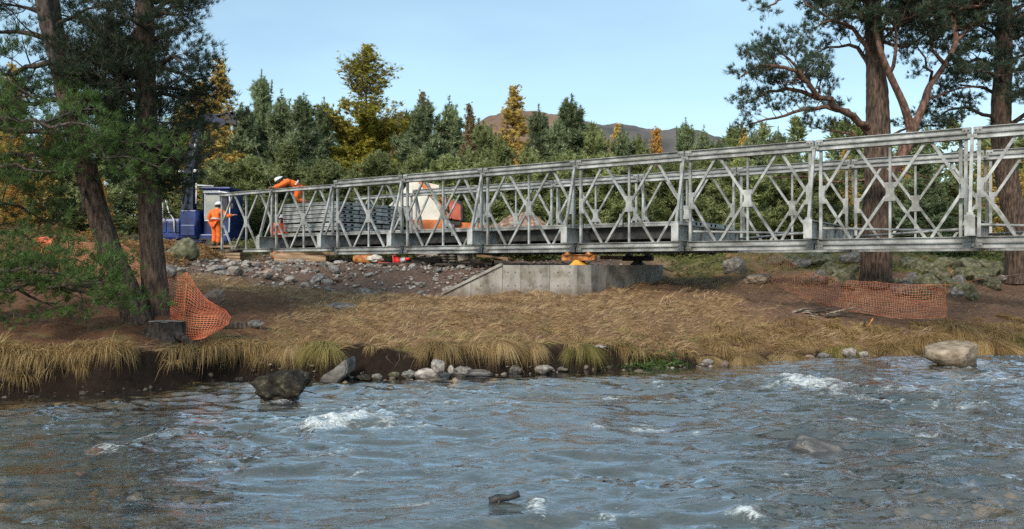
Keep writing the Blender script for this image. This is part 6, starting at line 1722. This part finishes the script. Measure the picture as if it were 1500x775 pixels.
old_pine('upright thick pine trunk with deep plated bark standing beside the stump', bB,
 [([bB, b_(228, 430), b_(222, 350), b_(217, 250), b_(214, 150), b_(213, 60), b_(211, -40), b_(210, -140)], [.235, .22, .205, .19, .175, .16, .14, .11], M['bark'])],
 [([b_(212, 78), b_(165, 52), b_(130, 28), b_(90, 22)], .06, .015, dict(start=.2, spacing=.25, blen=.7, bare=True)), ([b_(212, 112), b_(170, 100, .3), b_(130, 92, .5)], .05, .015, dark), ([b_(213, 132), b_(172, 150, -.4), b_(125, 155, -.7)], .05, .015, dark),
  ([b_(214, 150), b_(182, 180, .4), b_(150, 198, .7)], .05, .015, darkd), ([b_(213, 62), b_(245, 48), b_(262, 38), b_(272, 45)], .06, .015, dict(start=.2, spacing=.15, blen=.7, dens=2.2, tint=.45)), ([b_(213, 100), b_(245, 86, -.3), b_(256, 84, -.5), b_(266, 92, -.5)], .06, .015, dict(start=.2, spacing=.15, blen=.7, dens=2.2, tint=.45)),
  ([b_(212, 20), b_(240, 6), b_(258, 2), b_(270, 8)], .05, .015, dict(start=.2, spacing=.15, blen=.7, dens=2.2, tint=.45)), ([b_(214, 140), b_(242, 126, .4), b_(250, 128, .6)], .05, .015, dark), ([b_(214, 150), b_(236, 156, -.3)], .05, .015, darkd),
  ([b_(215, 170), b_(238, 214, .6)], .05, .015, darkd), ([b_(216, 185), b_(244, 206, -.5), b_(256, 222, -.8)], .04, .012, darkd), ([b_(214, 160), b_(190, 200, -.6), b_(178, 226, -.9)], .04, .012, darkd),
  ([b_(214, 140), b_(160, 130, .6), b_(110, 120, 1.0)], .05, .015, dark), ([b_(214, 120), b_(175, 125, -.9), b_(150, 140, -1.2)], .05, .015, dark), ([b_(215, 175), b_(175, 165, .9), b_(130, 180, 1.3)], .05, .015, darkd),
  ([b_(215, 180), b_(238, 185, .9)], .05, .015, darkd), ([b_(216, 200), b_(240, 228, -.2), b_(252, 256, -.4)], .04, .012, darkd), ([b_(216, 195), b_(244, 196, .2), b_(256, 208, .3)], .04, .012, darkd),
  ([b_(216, 190), b_(236, 190, -.9)], .04, .012, darkd), ([b_(216, 205), b_(244, 214, .6), b_(256, 228, .9)], .04, .012, darkd), ([b_(217, 215), b_(244, 240, .2), b_(258, 270, .3)], .035, .012, darkd),
  ([b_(212, 30), b_(180, 60, .6), b_(150, 70, 1.0)], .05, .015, dark),
  ([b_(211, -10), b_(180, -16), b_(150, -6)], .05, .015, dark), ([b_(211, -20), b_(250, -36), b_(285, -30)], .05, .015, dark), ([b_(212, 45), b_(195, 30, -.9), b_(180, 26, -1.5)], .04, .012, dark), ([b_(213, 95), b_(205, 88, 1), b_(200, 90, 1.8)], .04, .012, dark)],
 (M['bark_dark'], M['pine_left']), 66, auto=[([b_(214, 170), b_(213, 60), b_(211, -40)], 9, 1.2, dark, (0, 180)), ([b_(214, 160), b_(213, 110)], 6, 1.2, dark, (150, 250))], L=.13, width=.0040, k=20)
# ---- low green boughs in front at the left: a third pine rooted beyond the edge of the picture
bF = Vector((-9.6, 13.2, 0)); bF.z = gz(bF.x, bF.y)
def f_(px, py, Y): return P(px, py, Y)
gr = dict(start=.10, spacing=.16, blen=.75, dens=1.2, tint=.5, droop=.12)
old_pine('pine at the left edge with low bright green boughs reaching across the trunks', bF,
 [([bF, Vector((-9.6, 13.2, 3)), Vector((-9.5, 13.2, 6)), Vector((-9.4, 13.2, 9))], [.24, .21, .17, .10], M['bark'])],
 [([Vector((-9.55, 13.2, 4.3)), f_(0, 178, 12.6), f_(60, 182, 12.3), f_(120, 184, 12.2), f_(150, 196, 12.2)], .06, .012, gr),
  ([Vector((-9.55, 13.2, 4.0)), f_(20, 190, 13.2), f_(110, 200, 13.2), f_(180, 205, 13.2), f_(238, 222, 13.2)], .06, .012, dict(gr, start=.3)),
  ([f_(110, 200, 13.2), f_(160, 225, 12.8), f_(205, 240, 12.7), f_(236, 246, 12.7)], .03, .01, gr), ([f_(60, 182, 12.3), f_(110, 165, 12.8), f_(150, 160, 13.1)], .03, .01, gr),
  ([Vector((-9.55, 13.2, 3.6)), f_(0, 238, 12.7), f_(46, 246, 12.5), f_(96, 250, 12.5)], .05, .012, dict(gr, tint=.35)),
  ([Vector((-9.55, 13.2, 3.4)), f_(30, 226, 13.6), f_(120, 240, 13.8), f_(190, 246, 13.8)], .05, .012, dict(gr, tint=.35)),
  ([Vector((-9.5, 13.2, 1.9)), f_(0, 395, 12.9), f_(50, 398, 12.6), f_(110, 405, 12.5), f_(150, 425, 12.5)], .05, .012, gr),
  ([Vector((-9.5, 13.2, 1.6)), f_(20, 420, 12.9), f_(80, 420, 12.7), f_(140, 432, 12.6), f_(188, 452, 12.6)], .05, .012, gr),
  ([f_(50, 398, 12.6), f_(90, 380, 13), f_(130, 388, 13.2)], .03, .01, gr), ([f_(20, 420, 12.9), f_(50, 440, 13.1), f_(90, 446, 13.1)], .03, .01, gr), ([f_(80, 420, 12.7), f_(130, 412, 12.3), f_(170, 424, 12.2)], .03, .01, gr),
  ([Vector((-9.5, 13.2, 2.6)), f_(-10, 335, 13.6), f_(30, 345, 13.8), f_(75, 372, 14)], .04, .012, dict(gr, tint=.35)), ([Vector((-9.5, 13.2, 2.8)), f_(0, 300, 14), f_(40, 310, 14.4), f_(80, 330, 14.6)], .04, .012, dict(gr, tint=.25)),
  ([Vector((-9.5, 13.2, 5.4)), f_(-10, 110, 13), f_(30, 130, 13), f_(60, 150, 13)], .05, .012, dict(gr, tint=.3))],
 (M['bark_dark'], M['pine_green']), 67, L=.13, width=.0042, k=22)

# ------------------------------------------------------------------ young conifers and larches behind
def conifer_proto(seed, H, Rb, kind):
    """returns (wood mesh, crown mesh), foot at the origin"""
    T = Tree(seed); rd = T.rd
    yng = kind == 'pine'
    lean = Vector((rd.uniform(-.02, .02), rd.uniform(-.02, .02), 1))
    top = H * (0.93 if yng else 1.0)
    n_ = 14
    for i in range(n_): T.seg(lean * H * i / n_, lean * H * (i + 1) / n_, 0.012 * H * (1 - i / n_) + .01, 0.012 * H * (1 - (i + 1) / n_) + .008)
    z = H * 0.03; wh = 0
    while z < top:
        u = z / H
        if kind == 'pine': pr = (min(1, u * 5 + .62)) * (1 - u) ** 0.78 * (0.92 + 0.3 * math.sin(z * 2.6 + seed)); nb, elev = 7, 0.16 + 0.8 * u
        elif kind == 'larch': pr = (min(1, u * 6 + .4)) * (1 - u) ** 0.85; nb, elev = 8, 0.0 + 0.5 * u
        else: pr = (min(1, u * 4 + .5)) * (1 - u) ** .42 * (0.8 + 0.3 * math.sin(z * 1.7)); nb, elev = 8, (0.05 + 0.85 * u)
        for b in range(nb):
            az = rd.uniform(0, 6.283); ln = max(.15, Rb * pr * rd.uniform(.65, 1.18))
            d = Vector((math.cos(az), math.sin(az), elev + rd.gauss(0, .13))).normalized()
            q = [lean * z + Vector((0, 0, rd.uniform(-.15, .15)))]; dd = d.copy(); m = 4
            for i in range(m):
                dd = (dd + Vector((rd.gauss(0, .08), rd.gauss(0, .08), (.13 if kind != 'larch' else .05) + rd.gauss(0, .05)))).normalized(); q.append(q[-1] + dd * ln / m)
            for i in range(m): T.seg(q[i], q[i + 1], max(.006, .011 * ln * (1 - i / m) + .005), .006)
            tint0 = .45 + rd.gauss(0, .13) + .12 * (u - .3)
            if kind == 'pine':
                nt_ = int(8 + ln * 15)
                for j in range(nt_):
                    f = rd.random() ** .7; i = min(int(f * m), m - 1); c = q[i].lerp(q[i + 1], f * m - i)
                    o = Vector((rd.gauss(0, .13), rd.gauss(0, .13), rd.gauss(0.03, .05))) * (0.3 + .3 * ln)
                    T.tuft(c + o, dd * .9 + Vector((rd.gauss(0, .4), rd.gauss(0, .4), .5)), rd.uniform(.18, .32), tint0 + rd.gauss(0, .07) + .15 * f)  # tint rises towards the branch tip: highlight painted into the needles
                if u > .3:
                    for j in range(5): T.tuft(q[-1] + Vector((0, 0, j * .11)), Vector((rd.gauss(0, .35), rd.gauss(0, .35), 1)), .17, tint0 + .14 + rd.gauss(0, .07))
            else:
                bare = kind == 'bigtop' and u > rd.gauss(.56, .05)
                sub = int(3 + ln * 5)
                for j in range(sub):
                    f = rd.uniform(.15, 1); i = min(int(f * m), m - 1); c = q[i].lerp(q[i + 1], f * m - i)
                    t = (q[i + 1] - q[i]).normalized(); rv = Vector((rd.gauss(0, 1), rd.gauss(0, 1), rd.gauss(0, .6))); sd = (rv - t * rv.dot(t)).normalized()
                    tl = rd.uniform(.2, .5) * (.4 + .5 * ln); e = c + (t * .6 + sd * .7 + Vector((0, 0, .25))).normalized() * tl
                    T.seg(c, e, .007, .004)
                    kk = (((3 if rd.random() > 1.5 * (u - .35) else 1) if kind == 'larch' else 8) if not bare else (1 if rd.random() < .55 else 0))
                    for w_ in range(kk):
                        p = c.lerp(e, rd.random()); T.tuft(p + Vector((rd.gauss(0, .05), rd.gauss(0, .05), rd.gauss(0, .05))), Vector((rd.gauss(0, .6), rd.gauss(0, .6), .5)), rd.uniform(.09, .17) * (1.45 if kind == 'bigtop' else 1), tint0 + rd.gauss(0, .12))
        z += (0.40 if kind == 'pine' else .27) * (1.0 if u < .75 else .7); wh += 1
    if yng:      # candle-like leaders
        for i in range(9):
            az = rd.uniform(0, 6.28); rr = rd.uniform(0, .5) * Rb * .5; b = lean * H * rd.uniform(.84, .93) + Vector((math.cos(az) * rr, math.sin(az) * rr, -rr * .5)); ln = rd.uniform(.35, .75)
            if i == 0: b = lean * H * .9; ln = H * .13
            T.seg(b, b + Vector((0, 0, ln)), .018, .008)
            for j in range(9): T.tuft(b + Vector((0, 0, ln * j / 8)), Vector((rd.gauss(0, .5), rd.gauss(0, .5), .9)), .17, .55 + rd.gauss(0, .1))
    return T, kind

def finish(T, kind, wm, cm):
    wood = T.seg_mesh('trunk', wm, 4)
    if kind == 'pine': crown = T.tuft_mesh('crown', cm, 12, .022, .5)
    else: crown = T.tuft_mesh('crown', cm, 8, .026 if kind == 'larch' else .034, .7)
    return wood, crown
PROTO = {}
for nm, seed, H, Rb, kind, wm, cm in (('p1', 301, 9, 2.3, 'pine', 'twig', 'conifer'), ('p2', 302, 9, 2.0, 'pine', 'twig', 'conifer'), ('p3', 303, 8, 2.6, 'pine', 'twig', 'conifer_olive'), ('p4', 304, 9, 2.1, 'pine', 'twig', 'conifer'), ('p5', 305, 6, 2.5, 'pine', 'twig', 'conifer_olive'),
                                ('l1', 311, 10, 2.2, 'larch', 'twig', 'larch_yellow'), ('l2', 312, 9, 1.8, 'larch', 'twig', 'larch_orange'), ('lb', 313, 10, 1.9, 'larch', 'twig', 'larch_brown'), ('big', 314, 14.5, 3.4, 'bigtop', 'twig', 'larch_green')):
    T, kd = conifer_proto(seed, H, Rb, kind)
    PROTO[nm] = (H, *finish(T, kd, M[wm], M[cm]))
_tr2 = random.Random(12)
def young(proto, px, top, Y, label, wf=1.0, group='young trees behind the bridge', name=None):
    H, wood, crown = PROTO[proto]
    x = (px - 750) / F * Y; g = gz(x, Y) - 0.1
    ht = CAMZ + (387.5 - top) / F * Y - g; s = ht / H
    nm = name or ('larch_tree' if proto[0] in 'lb' else 'young_pine')
    root = empty(nm, (x, Y, g), _tr2.uniform(0, 6.28)); root.scale = (s * wf, s * wf, s)
    tag(root, label, 'larch' if nm == 'larch_tree' else 'pine', group)
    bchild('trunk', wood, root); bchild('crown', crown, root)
    return root
TREES = [
 # prototype, px, top py, distance, label, width factor
 ('big', 530, 70, 47, 'tall green-gold larch with a bare feathery top rising above all the trees', 1.55),
 ('l1', 328, 92, 52, 'yellow larch with a thin top behind the raised excavator boom', 1.0), ('l1', 300, 122, 44, 'bright yellow bushy larch just left of the excavator grab', 1.7), ('l1', 748, 128, 50, 'golden larch with a pointed thin top in front of the brown hill', 1.1),
 ('lb', 617, 136, 48, 'pale brown half bare larch right of the tall green-gold larch', .8), ('lb', 692, 155, 49, 'small tan larch between two dark pines left of the brown hill', .8), ('l2', 963, 190, 60, 'small bright orange larch standing before the dark hill', .85),
 ('l1', 905, 184, 62, 'small pale yellow larch on the skyline left of the orange larch', .8), ('l1', 1092, 192, 50, 'yellowish larch on the skyline left of the big right pine', .8), ('lb', 585, 168, 56, 'reddish brown larch behind the shoulder of the tall green-gold larch', .9),
 ('p2', 388, 112, 46, 'tall narrow blue-green pine with a spire top right of the excavator grab', .72), ('p1', 352, 158, 44, 'dark pine directly behind the excavator grab', .9), ('p4', 415, 140, 45, 'dark pine just right of the tallest spire-topped pine', .85), ('p1', 446, 146, 44, 'dark pine left of the tall green-gold larch, second from it', .9), ('p2', 472, 150, 46, 'dark narrow pine touching the left side of the tall green-gold larch', .8),
 ('p1', 618, 148, 43, 'dense blue-green pine in front of the pale half bare larch', .95), ('p4', 662, 150, 44, 'dark blue-green pine with twin candles left of the small tan larch', .9), ('p3', 706, 182, 41, 'rounded pine in front of the small tan larch', .8), ('p3', 740, 206, 39, 'low broad pine in front of the golden larch', .85),
 ('p2', 790, 162, 46, 'slim pine right of the golden larch', .85), ('p1', 840, 148, 45, 'broad blue-green pine with several candles right of the brown hill', 1.05), ('p4', 815, 172, 43, 'pine overlapping the left side of the broad candle-topped pine', .8), ('p3', 872, 192, 43, 'shorter pine at the right foot of the broad candle-topped pine', .85), ('p4', 915, 190, 44, 'pine in front of the small pale yellow larch', .85), ('p3', 942, 206, 44, 'low pine left of the orange larch', .8),
 ('p2', 1000, 180, 46, 'pale green pine with a ragged top right of the orange larch', .85), ('p4', 1028, 190, 45, 'pine standing second right of the orange larch', .8), ('p1', 1062, 206, 44, 'pine above the middle of the far truss, left of the yellowish larch', .85), ('p4', 1108, 190, 46, 'pine beside the yellowish larch, under the big pine bough', .8), ('p2', 1136, 192, 47, 'narrow pine under the lowest bough of the big right pine', .8), ('p1', 1165, 205, 45, 'pine left of the big right trunk, seen above the top chord', .85),
 ('p5', 318, 236, 38, 'low olive pine behind the left end of the bridge', 1.1), ('p5', 372, 232, 38, 'low olive pine behind the kneeling worker, left of him', 1.1), ('p3', 425, 214, 40, 'mid-height pine directly behind the kneeling worker', 1.0), ('p5', 476, 236, 37.5, 'low olive pine behind the middle of the plank stack', 1.1), ('p5', 560, 226, 38, 'low olive pine at the foot of the tall green-gold larch', 1.1),
 ('p3', 604, 226, 39, 'olive pine above the point of the hopper machine', 1.0), ('p5', 660, 232, 37.5, 'low olive pine right of the hopper machine', 1.1), ('p5', 716, 238, 37.5, 'low olive pine left of the spoil heap', 1.05), ('p3', 775, 222, 39, 'olive pine directly behind the spoil heap', 1.0), ('p5', 826, 226, 37.5, 'low olive pine right of the spoil heap', 1.1),
 ('p5', 880, 230, 37.5, 'low olive pine above the orange launching roller', 1.1), ('p3', 930, 228, 38.5, 'olive pine behind the right end of the deck', 1.0), ('p5', 985, 232, 37, 'low olive pine right of the deck end', 1.1), ('p3', 1035, 226, 38.5, 'olive pine seen through the truss bay above the fence left end', 1.0), ('p5', 1090, 236, 36.5, 'low olive pine behind the bay right of the deck end', 1.1),
 ('p3', 1145, 230, 37, 'olive pine left of the big pine trunk in the truss bay', 1.05), ('p5', 1200, 238, 36, 'low olive pine behind the joint left of the big trunk', 1.1), ('l1', 1235, 222, 38, 'yellow larch showing just left of the big pine trunk', .9), ('p3', 1250, 232, 41, 'olive pine behind the left side of the big trunk', 1.0),
 ('p1', 1352, 226, 35, 'dark pine filling the truss bay right of the big trunk', 1.15), ('p3', 1405, 240, 36, 'olive pine in the bay left of the far right trunk', 1.0), ('l2', 1318, 226, 44, 'orange larch glowing right of the big trunk', 1.0), ('l1', 1452, 218, 40, 'yellow larch left of the far right trunk', 1.1), ('l1', 1508, 214, 42, 'yellow larch right of the far right trunk', 1.1), ('p4', 1540, 200, 44, 'pine beyond the far right trunk', 1.0), ('p5', 1300, 250, 38, 'low pine behind the big pine trunk', 1.0),
 ('p1', 270, 150, 46, 'dark pine behind the upright left trunk', 1.0), ('p3', 232, 215, 42, 'olive pine left of the excavator boom', 1.0), ('l1', 20, 96, 34, 'yellow larch at the left edge behind the boughs', .9), ('l2', 70, 190, 36, 'orange larch behind the leaning trunk', .9), ('p1', -20, 130, 40, 'dark pine at the left edge behind the larch', 1.0), ('p3', 120, 205, 36, 'olive pine behind the fork of the leaning trunk', 1.0), ('p1', 165, 150, 42, 'dark pine between the two left trunks', 1.0), ('l2', 150, 262, 33, 'low orange-brown larch between the two left trunks', .9), ('l2', 20, 262, 30, 'low brown-orange larch at the left edge', 1.1),
]
for t in TREES: young(*t[:5], wf=t[5] * {'p': 1.6, 'l': 1.35, 'b': 1.0}[t[0][0]])
# the wood goes on behind as one mass
def far_wood():
    r = random.Random(8); C, W_ = [], []
    T = Tree(900)
    for i in range(95):
        Y = r.uniform(54, 74); px = r.uniform(-150, 1650); x = (px - 750) / F * Y
        if 690 < px < 800 or 880 < px < 1060: h = r.uniform(6.6, 8.6)
        else: h = r.uniform(7, 10)
        g = gz(x, Y); Rb = r.uniform(1.5, 2.3)
        T.seg((x, Y, g), (x, Y, g + h), .1, .02)
        for j in range(190):
            u = r.random() ** .8; rad = Rb * (1 - u) ** .7 * r.uniform(.5, 1.05); az = r.uniform(0, 6.28)
            T.tuft((x + math.cos(az) * rad, Y + math.sin(az) * rad, g + .2 + u * (h - .3)), (math.cos(az), math.sin(az), .8), r.uniform(.45, .75), .4 + r.gauss(0, .14))
    tag(link('woodland', T.tuft_mesh('woodland', M['conifer_olive'], 9, .07, .6)), 'dense dark conifer wood further back behind the nearer trees', kind='stuff')
far_wood()
